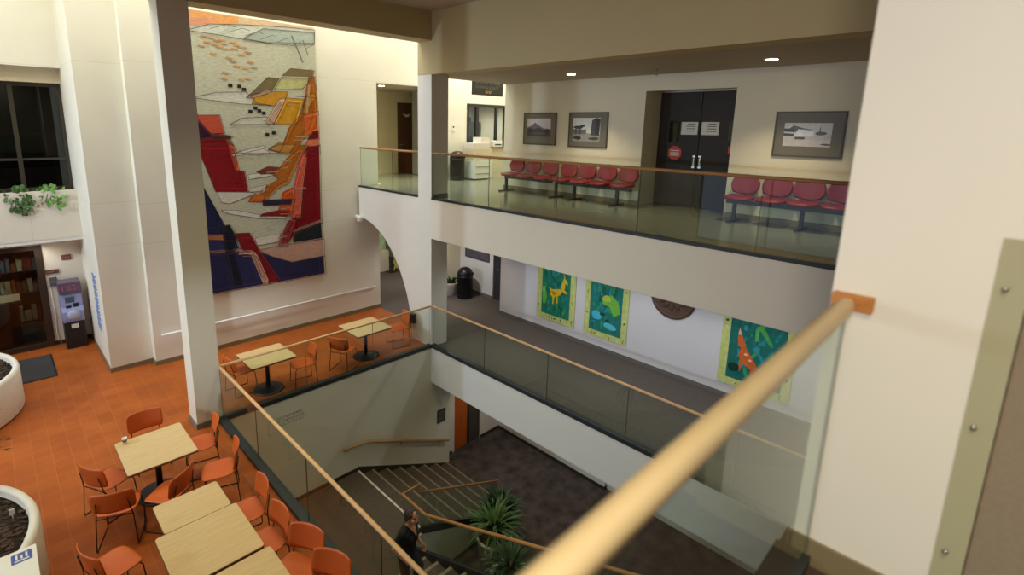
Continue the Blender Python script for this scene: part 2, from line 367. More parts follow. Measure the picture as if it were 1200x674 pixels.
# stairwell walls
m = MB().box(XE-.1, 8.12, Y1, Y1+.2, L1, L2-.03).box(8.0, 8.12, Y1+.2, 9.66, L1, 2.65)
struct('wall_stairwell', m, mat('stairwell_paint', (226, 222, 206), .65, var=.02, scale=.8))
struct('wall_stair_west', MB().box(XE-.1, XE, -3, Y1, L1, L2-.03), white)
m = MB().box(8.3, 8.52, 9.65, 9.8, L1, 2.65).box(9.62, XB, 9.65, 9.8, L1, 2.65).box(8.52, 9.62, 9.65, 9.8, 2.15, 2.65)
struct('wall_ground_end', m, paint)
struct('wall_ground_east', MB().box(10.40, XB, 5.95, 9.65, L1, 2.65).box(XB, XB+.1, -3, 5.95, L1, 2.65), paint)
# outer shell
struct('wall_south', MB().box(-9, 14, -5.2, -5, L2, 11.5), paint)
struct('wall_gallery_south', MB().box(X0, 14, -3.2, -3, L1, 11.5).box(XE, X0, -3.2, -3, L1, L2), paint)
struct('wall_east', MB().box(14, 14.2, -3, 16, 6.3, TOP), paint)
m = MB().box(-9.2, -9, -5, 15.6, L2, 4.0).box(-9.2, -9, -5, 15.6, 7.2, TOP).box(-9.2, -9, -5, 1, 4.0, 7.2).box(-9.2, -9, 10, 15.6, 4.0, 7.2)
struct('wall_west', m, paint)
m = MB()
for y in (1, 4, 7, 9.94): m.box(-9.15, -9.05, y, y+.06, 4.0, 7.2)
m.box(-9.15, -9.05, 1, 10, 4, 4.06).box(-9.15, -9.05, 1, 10, 7.14, 7.2)
struct('window_west', m, blk)
struct('wall_bay_north', MB().box(-9, 14, 16, 16.2, 6.3, TOP+.1), paint)
# baseboards
struct('baseboard_tapestry', MB().box(2.27, 8.19, YT-.015, YT, L2, L2+.1).box(2.255, 2.27, YT-.015, YP, L2, L2+.1), basetan)
struct('baseboard_pilaster', MB().box(1.455, 2.26, YP-.015, YP, L2, L2+.1).box(1.455, 1.47, YP, 15.4, L2, L2+.1), basetan)
struct('baseboard_recess', MB().box(.74, 1.455, 15.385, 15.4, L2, L2+.1), black)
struct('baseboard_column', MB().box(2.175, 2.645, Y1-.015, Y1+.465, L2, L2+.1), mat('grey_rubber_base', (120, 116, 108), .6))
struct('baseboard_mural', MB().box(XB-.015, XB, -3, 9.83, L2, L2+.1).box(11.235, 11.25, 10.86, 12.4, L2, L2+.1).box(10.15, 11.24, 12.385, 12.4, L2, L2+.1), mat('slate_rubber_base', (112, 104, 98), .6))
struct('baseboard_gallery', MB().box(XB-.015, XB, -3, 3.87, L3, L3+.1).box(XB-.015, XB, 5.72, 9.84, L3, L3+.1), basetan)
struct('baseboard_near_column', MB().box(XC-.015, XC, -.09, .40, L3, L3+.105).box(XC-.015, XC+.46, .39, .405, L3, L3+.105), basetan)
struct('baseboard_ground', MB().box(10.385, 10.40, 5.95, 9.65, L1, L1+.09).box(9.62, 10.4, 9.635, 9.65, L1, L1+.09).box(8.3, 8.52, 9.635, 9.65, L1, L1+.09).box(10.385, XB, 5.935, 5.95, L1, L1+.09), black)
struct('baseboard_stairwell', MB().box(XE, 5.36, Y1-.015, Y1, LAND, LAND+.08), black)
struct('baseboard_flight', strip('x', Y1-.016, 5.36, 8.12, .016, (LAND-.1, -.1), (LAND+.10, .10)), black)
struct('baseboard_gallery_column', MB().box(X0+.06, X0+.5, Y1-.015, Y1, L3, L3+.1), mat('grey_column_base', (96, 92, 82), .6))
struct('wall_office_back', MB().box(11.0, 14, 14.6, 14.7, 7.3, 10.1).box(10.95, 11.05, YT+.3, 14.6, 7.3, 10.1), mat('office_grey_wall', (150, 152, 154), .8))
# stairs
m = MB().box(XE, 5.38, 6.97, Y1, 0, LAND).box(XE, 4.92, 6.25, 6.97, 0, LAND)
struct('floor_landing', m, landm, label='taupe carpeted stair landing', cat='landing')
def flight_down():
    mb = MB()
    n = 7; ris = LAND/8; tr = (8.03-5.38)/n
    for i in range(n):
        mb.box(5.38+tr*i, 5.38+tr*(i+1), 6.99, Y1, 0, LAND-ris*(i+1), 0)
    for i in range(n+1):       # pale nosing strips
        x = 5.38+tr*i; z = LAND-ris*i
        mb.box(x-.036, x+.006, 6.99, Y1-.02, z-.02, z+.004, 2 if i == 0 else 1)
    return mb
stripe = mat('pale_nosing_strip', (132, 122, 108), .6); stripe1 = mat('white_nosing_strip', (214, 206, 194), .6)
struct('staircase_lower', flight_down(), [landm, stripe, stripe1], label='lower carpeted stair flight with pale nosing strips', cat='staircase')
def flight_up():
    mb = MB(); n = 15; ris = (L2-LAND)/16; tr = .35
    for i in range(n):
        y = 6.25-tr*i; mb.box(XE, 4.9, y-tr, y, max(0, LAND+ris*(i-2)), LAND+ris*(i+1), 0)
        mb.box(XE, 4.9, y-.05, y+.006, LAND+ris*(i+1)-.02, LAND+ris*(i+1)+.004, 1)
    return mb
struct('staircase_upper', flight_up(), [landm, stripe], label='upper carpeted stair flight rising toward the camera', cat='staircase')
struct('wall_stringer', strip('x', 6.93, 5.36, 7.75, .05, (0, 0), (LAND-.02, .02)).box(4.9, 5.38, 6.92, 6.97, 0, LAND-.1), mat('stringer_paint', (214, 214, 198), .6))
struct('trim_stringer', strip('x', 6.92, 5.36, 8.05, .06, (LAND-.10, -.0), (LAND+.06, .14)), kerbm)
sl = (L2-LAND)/16/.35
struct('trim_stair_side', strip('y', 4.90, 6.6, .9, .06, (LAND-.12, L2-.25), (LAND+.1, L2+.12)).box(4.90, 4.96, 6.55, 6.98, LAND-.15, LAND+.08), kerbm)
m = strip('y', 4.88, 6.3, .9, .03, (0, 0), (LAND-.02, L2-.2))
struct('wall_stair_side', m, white)
# kerbs along the glass
struct('trim_kerb_west', MB().box(XE-.12, XE+.012, .85, Y1-.0, L2-.01, L2+.07), kerbm)
struct('trim_kerb_north', MB().box(XE-.12, X0+.0, Y1-.012, Y1+.10, L2-.01, L2+.07), kerbm)
struct('trim_kerb_east', MB().box(X0-.012, X0+.11, -3, Y1, L2-.005, L2+.075), kerbm)
struct('trim_kerb_gallery', MB().box(X0-.01, X0+.07, -3, Y1, L3-.02, L3+.03).box(X0-.01, X0+.07, Y1+.5, 12.5, L3-.02, L3+.03), kerbm)
struct('trim_kerb_near', MB().box(-3.5, XC-.016, .32, .44, L3-.02, L3+.04), kerbm)

# grey partition beyond the near column
pt = MB().box(XC+.03, XC+.2, -1.6, -.08, L3, 11.4)
struct('wall_partition', pt, mat('grey_fabric_wallcover', (146, 130, 110), .9, var=.06, scale=60, bump=.3, bscale=400))
# ------------------------------------------------------------------ glass railings
def guard(loc, label, axis, a, b, joints, zf, zr, wood, r=.028, ends=(1, 1), shoe=True, flange=None, group=None):
    """railing along 'axis' from a to b (absolute), at loc=(x,y) for the fixed axis; parts in local coordinates of the start"""
    x, y = loc
    t = thing('glass_railing', (a, y, zf) if axis == 'x' else (x, a, zf), label, 'railing')
    Mx = Matrix.Identity(4) if axis == 'x' else Matrix.Rotation(PI/2, 4, 'Z')
    Ln = b-a
    h = zr-zf
    MB().tube([(0, 0, h), (Ln, 0, h)], r, 12, M=Mx).build('handrail', wood, t)
    js = [0]+[j-a for j in joints]+[Ln]
    for i in range(len(js)-1):
        lo, hi = sorted((js[i], js[i+1]))
        gp = MB().box(lo+.004, hi-.004, -.006, .006, .03, h-.015, M=Mx); gp.mi[3] = gp.mi[5] = 1; gp.build('glass_panel', [glass, gedge], t)
    if flange:
        for e, s in flange:
            q = Ln if e else 0
            MB().box(q-.012, q+.012, -.05*s, .05*s, h-.04, h+.04, M=Mx).build('bracket', blk2 if s < .9 else orangew, t)
    return t
guard((0, Y1), 'tan wood and glass railing along the far north side of the stairwell', 'x', XE-.02, X0-.03, [4.25, 5.83], L2, 4.66, railw, .024)
guard((XE-.04, 0), 'tan wood and glass railing beside the near tables on the tile floor', 'y', Y1-.02, .9, [7.62, 5.88, 4.1, 2.4], L2, 4.66, railw, .026)
guard((X0+.03, 0), 'tan wood and glass railing in front of the murals', 'y', Y1-.03, -2.9, [7.47, 5.72, 3.98, 2.2, .4], L2, 4.66, railw, .024)
guard((X0+.03, 0), 'amber wood and glass railing in front of the red seats', 'y', Y1-.005, -2.9, [7.45, 5.70, 4.08, 2.3, .5], L3, 8.345, railo, .026)
guard((X0+.03, 0), 'short wood and glass railing above the arch', 'y', 12.42, Y1+.505, [10.9], L3, 8.345, railo, .026)
t = guard((0, .34), 'near pale maple handrail with glass below, fixed to the near column', 'x', -3.4, XC-.014, [-1.6, .35], L3, 8.345, railn, .030)
MB().rbox(-.075, .045, -.028, .028, 0, .016, .008, M=Matrix.Translation((XC+3.4-.002, 0, 1.068)) @ Matrix.Rotation(-PI/2, 4, 'Y') @ Matrix.Rotation(PI/2, 4, 'Z')).build('wall_flange', mat('amber_wood_block', (186, 122, 58), .5, var=.1, scale=20), t)
# stair guard: level return, sloping rail down, level turn, sloping rail up
t = thing('stair_railing', (4.93, 6.95, LAND), 'wooden stair handrail on glass guarding the turn of the stairs', 'railing')
def loc(p): return (p[0]-4.93, p[1]-6.95, p[2]-LAND)
MB().tube([loc(p) for p in ((5.36, 6.96, 2.20), (4.93, 6.96, 2.20), (4.93, 6.28, 2.19), (4.93, 4.94, 2.75), (4.93, 3.91, 3.19), (4.93, 2.4, 3.82), (4.93, .95, 4.44))], .026, 10).build('handrail', railo, t)
MB().tube([loc(p) for p in ((5.345, 6.96, 2.18), (5.33, 6.96, 2.03), (6.77, 6.96, 1.46), (7.55, 6.96, 1.15))], .024, 10).build('lower_handrail', railo, t)
g = strip('x', 6.944, 5.36, 7.5, .012, (LAND+.05, .42), (2.02, 1.15)); g.v = [loc(v) for v in g.v]; g.build('glass_panel', glass, t)
for y0, y1 in ((6.26, 4.55), (4.53, 2.7), (2.68, 1.0)):
    za = lambda y: LAND+.1+(6.4-y)*sl; zb = lambda y: 2.17+(6.26-y)*.42
    g = strip('y', 4.924, y0, y1, .012, (za(y0), za(y1)), (zb(y0), zb(y1))); g.v = [loc(v) for v in g.v]; g.build('glass_panel', glass, t)
g = MB().box(4.924, 4.936, 6.28, 6.94, LAND+.08, 2.17); g.v = [loc(v) for v in g.v]; g.build('glass_panel', glass, t)
# wall handrails
t = thing('wall_handrail', (2.42, YT-.07, 4.29), 'long white handrail on the wall below the tapestry', 'handrail')
MB().tube([(0, 0, 0), (5.57, 0, 0)], .024, 10).build('rail', wht, t)
for x in (.3, 1.7, 3.1, 4.5, 5.3): MB().tube([(x, 0, -.01), (x, .02, -.05), (x, .068, -.06)], .009, 6).build('bracket', wht, t)
t = thing('wall_handrail', (4.99, Y1-.07, 1.93), 'brown wooden handrail on the stairwell wall beside the lower flight', 'handrail')
MB().tube([(0, 0, 0), (.12, 0, .0), (.63, 0, -.07), (3.05, 0, -1.10)], .032, 10).build('rail', mat('brown_wood_rail', (176, 140, 92), .45, var=.08), t)
for x, z in ((.1, .0), (1.55, -.46), (2.75, -.97)): MB().tube([(x, 0, z-.01), (x, .02, z-.06), (x, .068, z-.07)], .012, 6).build('bracket', black, t)

# ------------------------------------------------------------------ cafe tables
def table(loc_, w, d, label, rz=0):
    t = thing('cafe_table', (loc_[0], loc_[1], L2), label, 'table', rz)
    top = MB().rbox(-w/2, w/2, -d/2, d/2, .715, .742, .035).build('table_top', tabm, t, .003)
    MB().rbox(-w/2-.002, w/2+.002, -d/2-.002, d/2+.002, .708, .730, .036).build('edge_band', tabe, top)
    MB().lathe([(.042, .02), (.042, .69)], 20).build('pedestal', blk, t)
    MB().lathe([(.30, 0), (.30, .012), (.27, .03), (.10, .05), (.045, .07)], 36).build('base', blk, t)
    MB().box(-.25, .25, -.03, .03, .690, .708).box(-.03, .03, -.25, .25, .690, .708).build('support_cross', blk, t)
    return t
table((1.31, 7.94), .86, .95, 'maple table with a small white cup on its corner')
table((1.345, 6.318), .73, .57, 'small maple table pushed against the wider table in front of it')
table((1.32, 5.575), .88, .90, 'wide maple table in the middle of the pushed-together row')
table((1.36, 4.63), .88, .90, 'maple table cut off by the bottom edge of the photo')
table((3.70, 9.90), .90, .86, 'maple table behind the far glass railing, next to the tall column')
table((6.03, 9.93), .92, .90, 'maple table behind the far glass railing, near the arch')
t = thing('paper_cup', (1.0, 8.33, L2+.742), 'small white cup on the corner of a maple table', 'cup')
MB().lathe([(.024, 0), (.034, .085), (.036, .09), (.031, .088), (.022, .006)], 20).build('cup_body', wht, t)
MB().lathe([(.0275, .03), (.0325, .068), (.0325, .0685), (.0275, .0305)], 20).build('sleeve', mat('grey_sleeve', (120, 104, 110), .7), t)

# ------------------------------------------------------------------ orange chairs
def chair_parts(t):
    def sq(u, v, c): return (1-c*v**4), (1-c*u**4)
    def seat(u, v):
        a, b = sq(u, v, .13); x = u*.225*a; y = v*.215*b+.01
        return (x, y, .452+.012*u*u-.030*max(0, v-.45)**2*2+.018*max(0, -v-.3))
    MB().sheet(seat, 14, 14, .012).build('seat', chm, t)
    def back(u, v):
        a, b = sq(u, v, .09); x = u*.245*a; zz = v*b
        return (x, -.235-.05*(zz+1)/2+.055*u*u, .675+zz*.150)
    bk = MB().sheet(back, 14, 10, .011).build('backrest', chm, t)
    for s in (-1, 1):
        MB().tube([(s*.17, -.262, .70), (s*.185, -.228, .53), (s*.20, -.215, .44), (s*.225, -.245, .03), (s*.225, -.235, .011), (s*.225, -.20, .009), (s*.225, .19, .009), (s*.222, .215, .016), (s*.205, .19, .40), (s*.19, .16, .437)], .0075, 6).build('leg', blk, t)
    MB().tube([(-.20, -.20, .437), (.20, -.20, .437)], .007, 6).build('crossbar', blk, t)
    MB().tube([(-.195, .17, .430), (.195, .17, .430)], .007, 6).build('crossbar', blk, t)
    return t
G = 'orange cafe chairs'
proto = None
def chair(x, y, ang, label):
    global proto
    if proto is None:
        proto = chair_parts(thing('cafe_chair', (x, y, L2), label, 'chair', R(ang), G)); return proto
    c = copy_tree(proto); c.location = (x, y, L2); c.rotation_euler = (0, 0, R(ang)); c['label'] = label; return c
chair(1.37, 8.74, 180, 'orange chair at the far side of the table with the cup')
chair(.74, 8.02, -62, 'orange chair tucked under the left end of the table with the cup')
chair(1.92, 8.08, 78, 'orange chair beside the foot of the tall column')
chair(.74, 7.36, -22, 'orange chair seen from behind, near left corner of the table with the cup')
chair(1.27, 7.20, 40, 'orange chair turned sideways between the cup table and the small table')
chair(1.93, 7.24, 73, 'orange chair facing left beside the railing, between two tables')
chair(1.90, 6.14, 84, 'orange chair beside the railing at the right of the small table')
chair(1.86, 5.47, 92, 'orange chair tucked against the right side of the wide maple table')
chair(1.98, 4.86, 118, 'orange chair at the near right corner of the wide maple table')
chair(2.01, 4.33, 118, 'orange chair at the bottom edge of the photo beside the railing')
chair(.52, 6.30, -72, 'orange chair with a bright empty seat, left of the small table')
chair(3.28, 10.18, -85, 'orange chair behind the far railing, left of the table next to the tall column')
chair(4.34, 9.66, 80, 'orange chair behind the far railing, right of the table next to the tall column')
chair(5.34, 9.72, -60, 'orange chair behind the far railing, left of the table near the arch')
chair(6.98, 9.98, 75, 'orange chair behind the far railing, at the foot of the arch')

# ------------------------------------------------------------------ patchwork pictures: flat coloured pieces laid on a backing
def patches(polys, to3, step=.0012):
    mb = MB()
    for i, (c, pts) in enumerate(polys):
        mb.add([to3(u, v, .001+step*i) for u, v in pts], [tuple(range(len(pts)))], 0, False, s2l(c))
    return mb
def blob(u, v, ru, rv, n=9, ang=0, jit=.18):
    out = []
    for k in range(n):
        a = 2*PI*k/n; q = 1+random.uniform(-jit, jit); x = ru*math.cos(a)*q; y = rv*math.sin(a)*q
        out.append((u+x*math.cos(ang)-y*math.sin(ang), v+x*math.sin(ang)+y*math.cos(ang)))
    return out
TAP= [((222,160,100),[(3.45,11.28),(4.57,11.28),(4.54,11.13),(3.93,11.03),(3.45,10.93)]),((214,184,146),[(4.57,11.28),(6.38,11.28),(6.38,11.23),(5.66,11.2),(4.54,11.13)]),((214,150,120),[(3.45,10.93),(3.45,11.09),(4.06,11.2),(3.93,11.03)]),((204,206,190),[(3.45,10.85),(3.93,11.04),(4.73,11.13),(5.66,11.21),(6.38,11.24),(6.35,10.9),(5.78,10.81),(5.17,10.79),(4.61,10.81),(4.03,10.84)]),((168,178,164),[(4.63,10.83),(5.09,11.1),(6.36,11.18),(6.35,10.93),(5.17,10.8)]),((190,196,178),[(4.03,10.85),(4.43,11.08),(4.6,11.09),(4.24,10.85)]),((206,207,190),[(3.45,9.47),(3.98,9.61),(4.6,9.65),(4.75,9.53),(4.82,9.42),(5.21,9.37),(4.46,9.38),(3.87,9.43)]),((122,108,74),[(4.76,9.67),(5.13,10.02),(5.41,10.01),(5.22,9.73),(4.62,9.55)]),((190,186,128),[(5.27,9.74),(5.47,10.04),(6.25,10.07),(5.99,9.81)]),((128,112,76),[(5.47,10.08),(5.7,10.27),(6.32,10.27),(6.28,10.12)]),((205,165,140),[(4.59,9.53),(5.11,9.73),(5.23,9.74),(5.19,9.67),(4.72,9.51)]),((203,148,46),[(4.72,9.4),(4.79,9.53),(5.23,9.7),(5.61,9.71),(5.54,9.54),(5.22,9.36)]),((204,205,188),[(4.2,8.91),(4.48,9.06),(5.04,9.1),(5.22,8.93)]),((208,174,152),[(4.99,8.96),(5.4,9.54),(5.55,9.57),(5.2,8.92)]),((205,150,44),[(5.2,8.94),(5.55,9.57),(6.02,9.56),(5.8,8.94)]),((174,100,28),[(5.33,8.27),(5.59,8.86),(5.93,9.2),(6.17,10.09),(6.33,10.13),(6.38,9.21),(6.18,8.73),(5.9,8.53),(5.81,8.22)]),((198,140,60),[(5.93,9.2),(6.07,9.65),(6.3,9.72),(6.32,9.61),(6.0,9.2)]),((214,106,46),[(5.96,9.17),(6.38,9.28),(6.38,8.8),(6.18,8.77),(5.99,8.58)]),((124,22,28),[(6.05,8.57),(6.23,8.77),(6.38,8.8),(6.38,8.57)]),((217,122,84),[(5.83,8.23),(6.07,8.57),(6.38,8.6),(6.37,8.4),(6.02,8.4),(5.94,8.23)]),((140,24,26),[(5.97,8.23),(6.04,8.4),(6.37,8.41),(6.37,8.21)]),((186,126,50),[(5.02,8.34),(5.31,8.5),(5.45,8.46),(5.3,8.27)]),((58,30,44),[(3.45,9.32),(3.45,9.12),(3.82,8.64),(4.25,8.63),(3.45,8.54),(3.45,8.74)]),((192,84,62),[(3.45,9.1),(3.99,9.12),(4.08,8.65),(3.8,8.64)]),((134,26,26),[(3.45,8.58),(4.08,8.64),(4.15,8.61),(4.26,8.26),(3.45,8.27)]),((150,96,56),[(4.07,8.58),(4.17,8.6),(4.29,8.33),(4.25,8.29)]),((52,30,40),[(3.81,8.65),(4.18,8.66),(4.2,8.6),(3.82,8.58)]),((215,210,196),[(4.25,8.26),(4.54,8.35),(4.92,8.43),(5.03,8.36),(5.3,8.28),(5.28,8.24)]),((134,26,28),[(3.45,8.48),(4.13,8.47),(4.27,7.83),(4.45,7.85),(4.5,7.34),(3.78,7.4)]),((196,92,66),[(4.13,8.47),(4.22,8.47),(4.33,7.86),(4.26,7.83)]),((36,40,70),[(3.45,8.46),(3.45,8.14),(3.45,7.69),(3.93,6.56),(3.84,6.39),(3.45,6.42),(3.45,7.7)]),((216,212,198),[(4.2,8.24),(4.36,8.32),(4.45,8.22),(4.22,8.2)]),((216,212,198),[(4.39,8.25),(4.91,8.36),(5.1,8.24),(4.74,8.21)]),((216,212,198),[(4.51,7.76),(4.88,7.8),(5.13,7.71),(4.52,7.64)]),((216,212,198),[(3.79,7.4),(4.48,7.35),(4.68,7.3),(4.04,7.1),(3.87,7.16)]),((218,214,202),[(3.84,6.98),(4.19,6.94),(4.68,6.79),(5.39,6.67),(5.36,6.61),(4.7,6.69),(4.02,6.87)]),((218,212,198),[(4.57,6.22),(5.25,6.26),(5.19,6.04),(4.61,6.02)]),((216,210,196),[(4.52,7.43),(4.94,7.5),(4.9,7.35),(4.5,7.34)]),((130,62,42),[(4.72,7.81),(5.0,7.93),(5.29,7.9),(5.15,7.75),(4.82,7.75)]),((180,106,38),[(5.14,7.71),(5.47,8.1),(5.89,8.43),(6.04,8.43),(5.81,8.08),(5.5,7.48),(5.19,7.37),(4.87,7.07),(4.48,7.11),(4.55,7.22),(4.9,7.32),(4.94,7.46),(5.26,7.61)]),((196,138,60),[(5.02,8.32),(5.28,8.45),(5.71,8.45),(5.52,8.2),(5.18,8.28)]),((212,110,52),[(4.48,7.11),(4.57,7.24),(4.88,7.27),(4.83,7.09)]),((212,92,42),[(5.34,7.28),(5.61,7.39),(5.63,7.09),(5.45,6.66),(5.16,6.69)]),((52,46,62),[(4.82,7.13),(5.63,7.09),(5.59,6.95),(4.83,6.98)]),((142,32,28),[(4.8,6.79),(5.21,6.84),(5.58,6.78),(5.45,6.66),(4.73,6.73)]),((122,16,24),[(6.01,8.28),(6.37,8.44),(6.33,6.47),(5.72,6.34),(5.37,5.91),(5.15,5.94),(5.52,6.58),(5.77,6.58)]),((215,102,76),[(5.62,7.38),(5.88,8.27),(6.02,8.28),(5.8,7.2),(5.74,6.58),(5.51,6.6)]),((150,60,58),[(5.51,6.6),(5.63,6.6),(5.34,5.92),(5.13,5.95),(5.41,6.5)]),((200,140,120),[(5.13,5.95),(5.21,6.23),(5.3,6.25),(5.21,5.93)]),((192,132,112),[(5.55,6.27),(6.33,6.48),(6.33,6.4),(5.57,6.21)]),((36,42,46),[(5.56,6.22),(6.33,6.41),(6.35,5.96),(5.54,5.94)]),((46,44,78),[(4.63,5.86),(4.98,5.69),(5.46,5.48),(6.36,5.5),(6.38,4.99),(5.06,5.0),(4.89,5.28)]),((194,154,134),[(4.64,5.91),(5.16,5.95),(6.36,5.97),(6.36,5.48),(5.47,5.46),(4.97,5.68)]),((46,50,92),[(3.45,6.33),(4.11,6.21),(4.21,6.0),(3.45,6.06)]),((172,112,72),[(3.45,6.45),(4.12,6.35),(4.13,6.22),(3.45,6.33)]),((46,44,80),[(3.45,6.04),(4.06,5.99),(4.49,5.85),(4.72,5.01),(3.45,5.02)]),((196,150,130),[(3.45,6.05),(4.04,6.01),(4.04,5.96),(3.45,6.0)]),((28,28,42),[(3.84,6.6),(4.03,6.61),(4.17,6.25),(4.04,5.95),(4.24,5.04),(4.01,5.03),(3.89,5.91)]),((128,24,30),[(4.13,6.39),(4.47,6.36),(4.66,5.9),(5.12,5.04),(4.84,5.0),(4.54,5.83),(4.26,5.97)]),((194,144,124),[(4.06,5.96),(4.49,5.92),(4.58,5.84),(4.86,5.02),(4.72,5.0),(4.46,5.81)])]
TSQ= [(4.27,9.78),(4.47,9.77),(4.57,9.71),(4.68,9.22),(4.8,9.3),(4.89,9.24),(4.99,9.19),(5.04,8.69),(5.2,8.73)]
TSP= [(3.79,10.77),(3.93,10.76),(4.06,10.71),(4.2,10.67),(3.85,10.66),(4.16,10.74),(4.4,10.72),(4.47,10.66),(4.01,10.63),(4.22,10.56),(4.42,10.58),(3.73,10.57),(3.95,10.43),(4.28,10.37),(4.56,10.47),(4.71,10.53),(4.37,10.31),(4.75,10.32),(4.44,10.21),(4.64,10.18),(4.82,10.22),(4.18,10.04),(4.52,9.92),(4.67,9.96),(4.15,9.92),(4.1,10.59),(4.62,10.63)]
t = thing('tapestry', (5.0, YT-.06, 4.98), 'huge woven wall hanging with terraced cliffs in red, orange and navy', 'tapestry')
tx = lambda u, v, d: (u-5.0, -d, v-4.98)
MB().box(-1.55, 1.38, .0, .045, 0, 6.31, col=s2l((192, 192, 168))).build('woven_ground', colm, t, color=True)
P_ = [(c, p) for c, p in TAP]
for (u, v) in TSQ: P_.append(((52, 36, 40), [(u-.05, v-.035), (u+.045, v-.04), (u+.05, v+.035), (u-.04, v+.04)]))
for (u, v) in TSP: P_.append((random.choice([(206, 150, 96), (176, 140, 100), (200, 160, 120)]), [(u-.09, v-.01), (u+.06, v-.022), (u+.09, v+.012), (u-.05, v+.024)]))
# thin outlines along water and ridges
def line(pts, c=(96, 86, 74), w=.007):
    for (a, b), (d, e) in zip(pts, pts[1:]):
        n = Vector((-(e-b), d-a)).normalized()*w; P_.append((c, [(a-n.x, b-n.y), (d-n.x, e-n.y), (d+n.x, e+n.y), (a+n.x, b+n.y)]))
for c, pts in TAP[3:5]+TAP[6:9]+TAP[12:13]: line(pts+[pts[0]])
for c, pts in TAP[9:]:
    cu = sum(p[0] for p in pts)/len(pts); cv = sum(p[1] for p in pts)/len(pts); big = max(p[1] for p in pts)-min(p[1] for p in pts) > .55
    line(pts+[pts[0]], (86, 60, 50), .005)
    for k in ((.82, .62) if big else ()): line([(cu+(u-cu)*k, cv+(v-cv)*k) for u, v in pts], tuple(min(255, int(q*1.22+8)) for q in c) if k > .7 else tuple(int(q*.78) for q in c), .007)
for k in range(7): line([(3.9+.36*k, 10.93-.03*k), (4.25+.34*k, 11.06-.03*k), (4.45+.3*k, 11.03-.03*k)], (110, 112, 100), .006)
line([(5.72, 11.02), (5.98, 10.42)], (120, 120, 104), .02); line([(6.0, 10.95), (6.12, 10.6)], (120, 120, 104), .014); line([(6.02, 9.75), (6.18, 10.3), (6.32, 9.72)], (140, 96, 60), .012)
line([(6.02, 9.2), (6.12, 9.9)], (176, 150, 110), .025); line([(5.7, 9.62), (6.3, 9.60)], (100, 84, 60), .008)
for i in range(26):
    z = random.uniform(5.8, 10.2); x = random.uniform(4.6, 5.7); line([(x, z), (x+random.uniform(.1, .35), z+random.uniform(-.03, .03))], (160, 164, 146), .008)
patches(P_, tx, .0002).build('woven_picture', colm, t, color=True)

# ------------------------------------------------------------------ painted banners in the mural corridor (plane x = XB, facing the atrium)
def banner(yl, yr, zt, zb, bd, label, motif, core):
    """yl = end nearer the column (left in view), u runs left to right 0..1, v bottom to top 0..1"""
    W = yl-yr; H = zt-zb
    t = thing('painted_banner', (XB-.022, (yl+yr)/2, zb), label, 'painting')
    MB().box(0, .02, -W/2, W/2, 0, H, col=s2l((204, 212, 128))).build('border_cloth', artm, t, color=True)
    f = lambda u, v, d: (-d, W/2-u*W, v*H)
    q = []
    for k in range(34):       # leaf marks round the border
        e = k % 4; s = random.random()
        u, v = ((s, bd*.5*W/H), (s, 1-bd*.5*W/H), (bd*.5, s), (1-bd*.5, s))[e]
        q.append((random.choice([(128, 160, 84), (228, 224, 150), (222, 200, 110), (70, 96, 60), (190, 210, 140)]), blob(u, v, .028, .012, 6, random.uniform(0, 3))))
    patches(q, f, .0001).build('border_leaves', artm, t, color=True)
    a, b = bd, 1-bd; c, d = bd*W/H, 1-bd*W/H
    q = [(core, [(a, c), (b, c), (b, d), (a, d)])]
    for k in range(90):
        u = random.uniform(a+.08, b-.08); v = random.uniform(c+.06, d-.06)
        hi = v > .62
        cc = random.choice([(30, 110, 70), (52, 140, 78), (22, 96, 72), (70, 160, 96), (24, 84, 60)] if hi else [(40, 140, 140), (34, 120, 120), (60, 160, 90), (48, 150, 160), (28, 104, 92)])
        q.append((cc, blob(u, v, random.uniform(.03, .075), random.uniform(.012, .03), 7, random.uniform(0, 3))))
    q += motif
    patches(q, lambda u, v, dd: f(u, v, dd+.006), .0001).build('painted_scene', artm, t, color=True)
yel = (226, 194, 44)
deer = [(yel, [(.36, .30), (.62, .37), (.70, .50), (.62, .46), (.34, .42), (.28, .34)]), (yel, [(.60, .42), (.74, .44), (.76, .58), (.70, .63), (.64, .54)]), (yel, [(.68, .58), (.84, .54), (.82, .60), (.72, .64)]),
        (yel, [(.36, .32), (.43, .33), (.40, .20), (.36, .20)]), (yel, [(.46, .34), (.52, .36), (.54, .24), (.49, .22)]), (yel, [(.62, .44), (.82, .40), (.82, .43), (.64, .50)]), (yel, [(.30, .38), (.34, .42), (.22, .44)]), (yel, [(.72, .62), (.68, .72), (.75, .64)]),
        ((200, 120, 30), blob(.40, .36, .06, .03)), ((150, 130, 170), blob(.80, .75, .05, .06)), ((70, 60, 90), blob(.80, .75, .02, .03)), ((90, 186, 70), blob(.22, .28, .07, .09)), ((110, 196, 90), blob(.2, .36, .05, .05))]
bird = [((120, 190, 70), [(.40, .46), (.62, .52), (.78, .46), (.84, .34), (.70, .28), (.60, .38), (.44, .40)]), ((190, 206, 80), blob(.52, .47, .09, .035)), ((226, 120, 70), blob(.76, .78, .05, .045)), ((230, 150, 90), blob(.83, .76, .04, .03)), ((236, 170, 110), blob(.74, .85, .03, .04)),
        ((80, 190, 214), blob(.3, .25, .12, .05)), ((90, 200, 210), blob(.62, .16, .14, .04)), ((70, 170, 190), blob(.32, .74, .1, .05)), ((20, 76, 70), blob(.44, .28, .06, .02)), ((20, 76, 70), blob(.56, .22, .05, .02))]
org = (214, 104, 46)
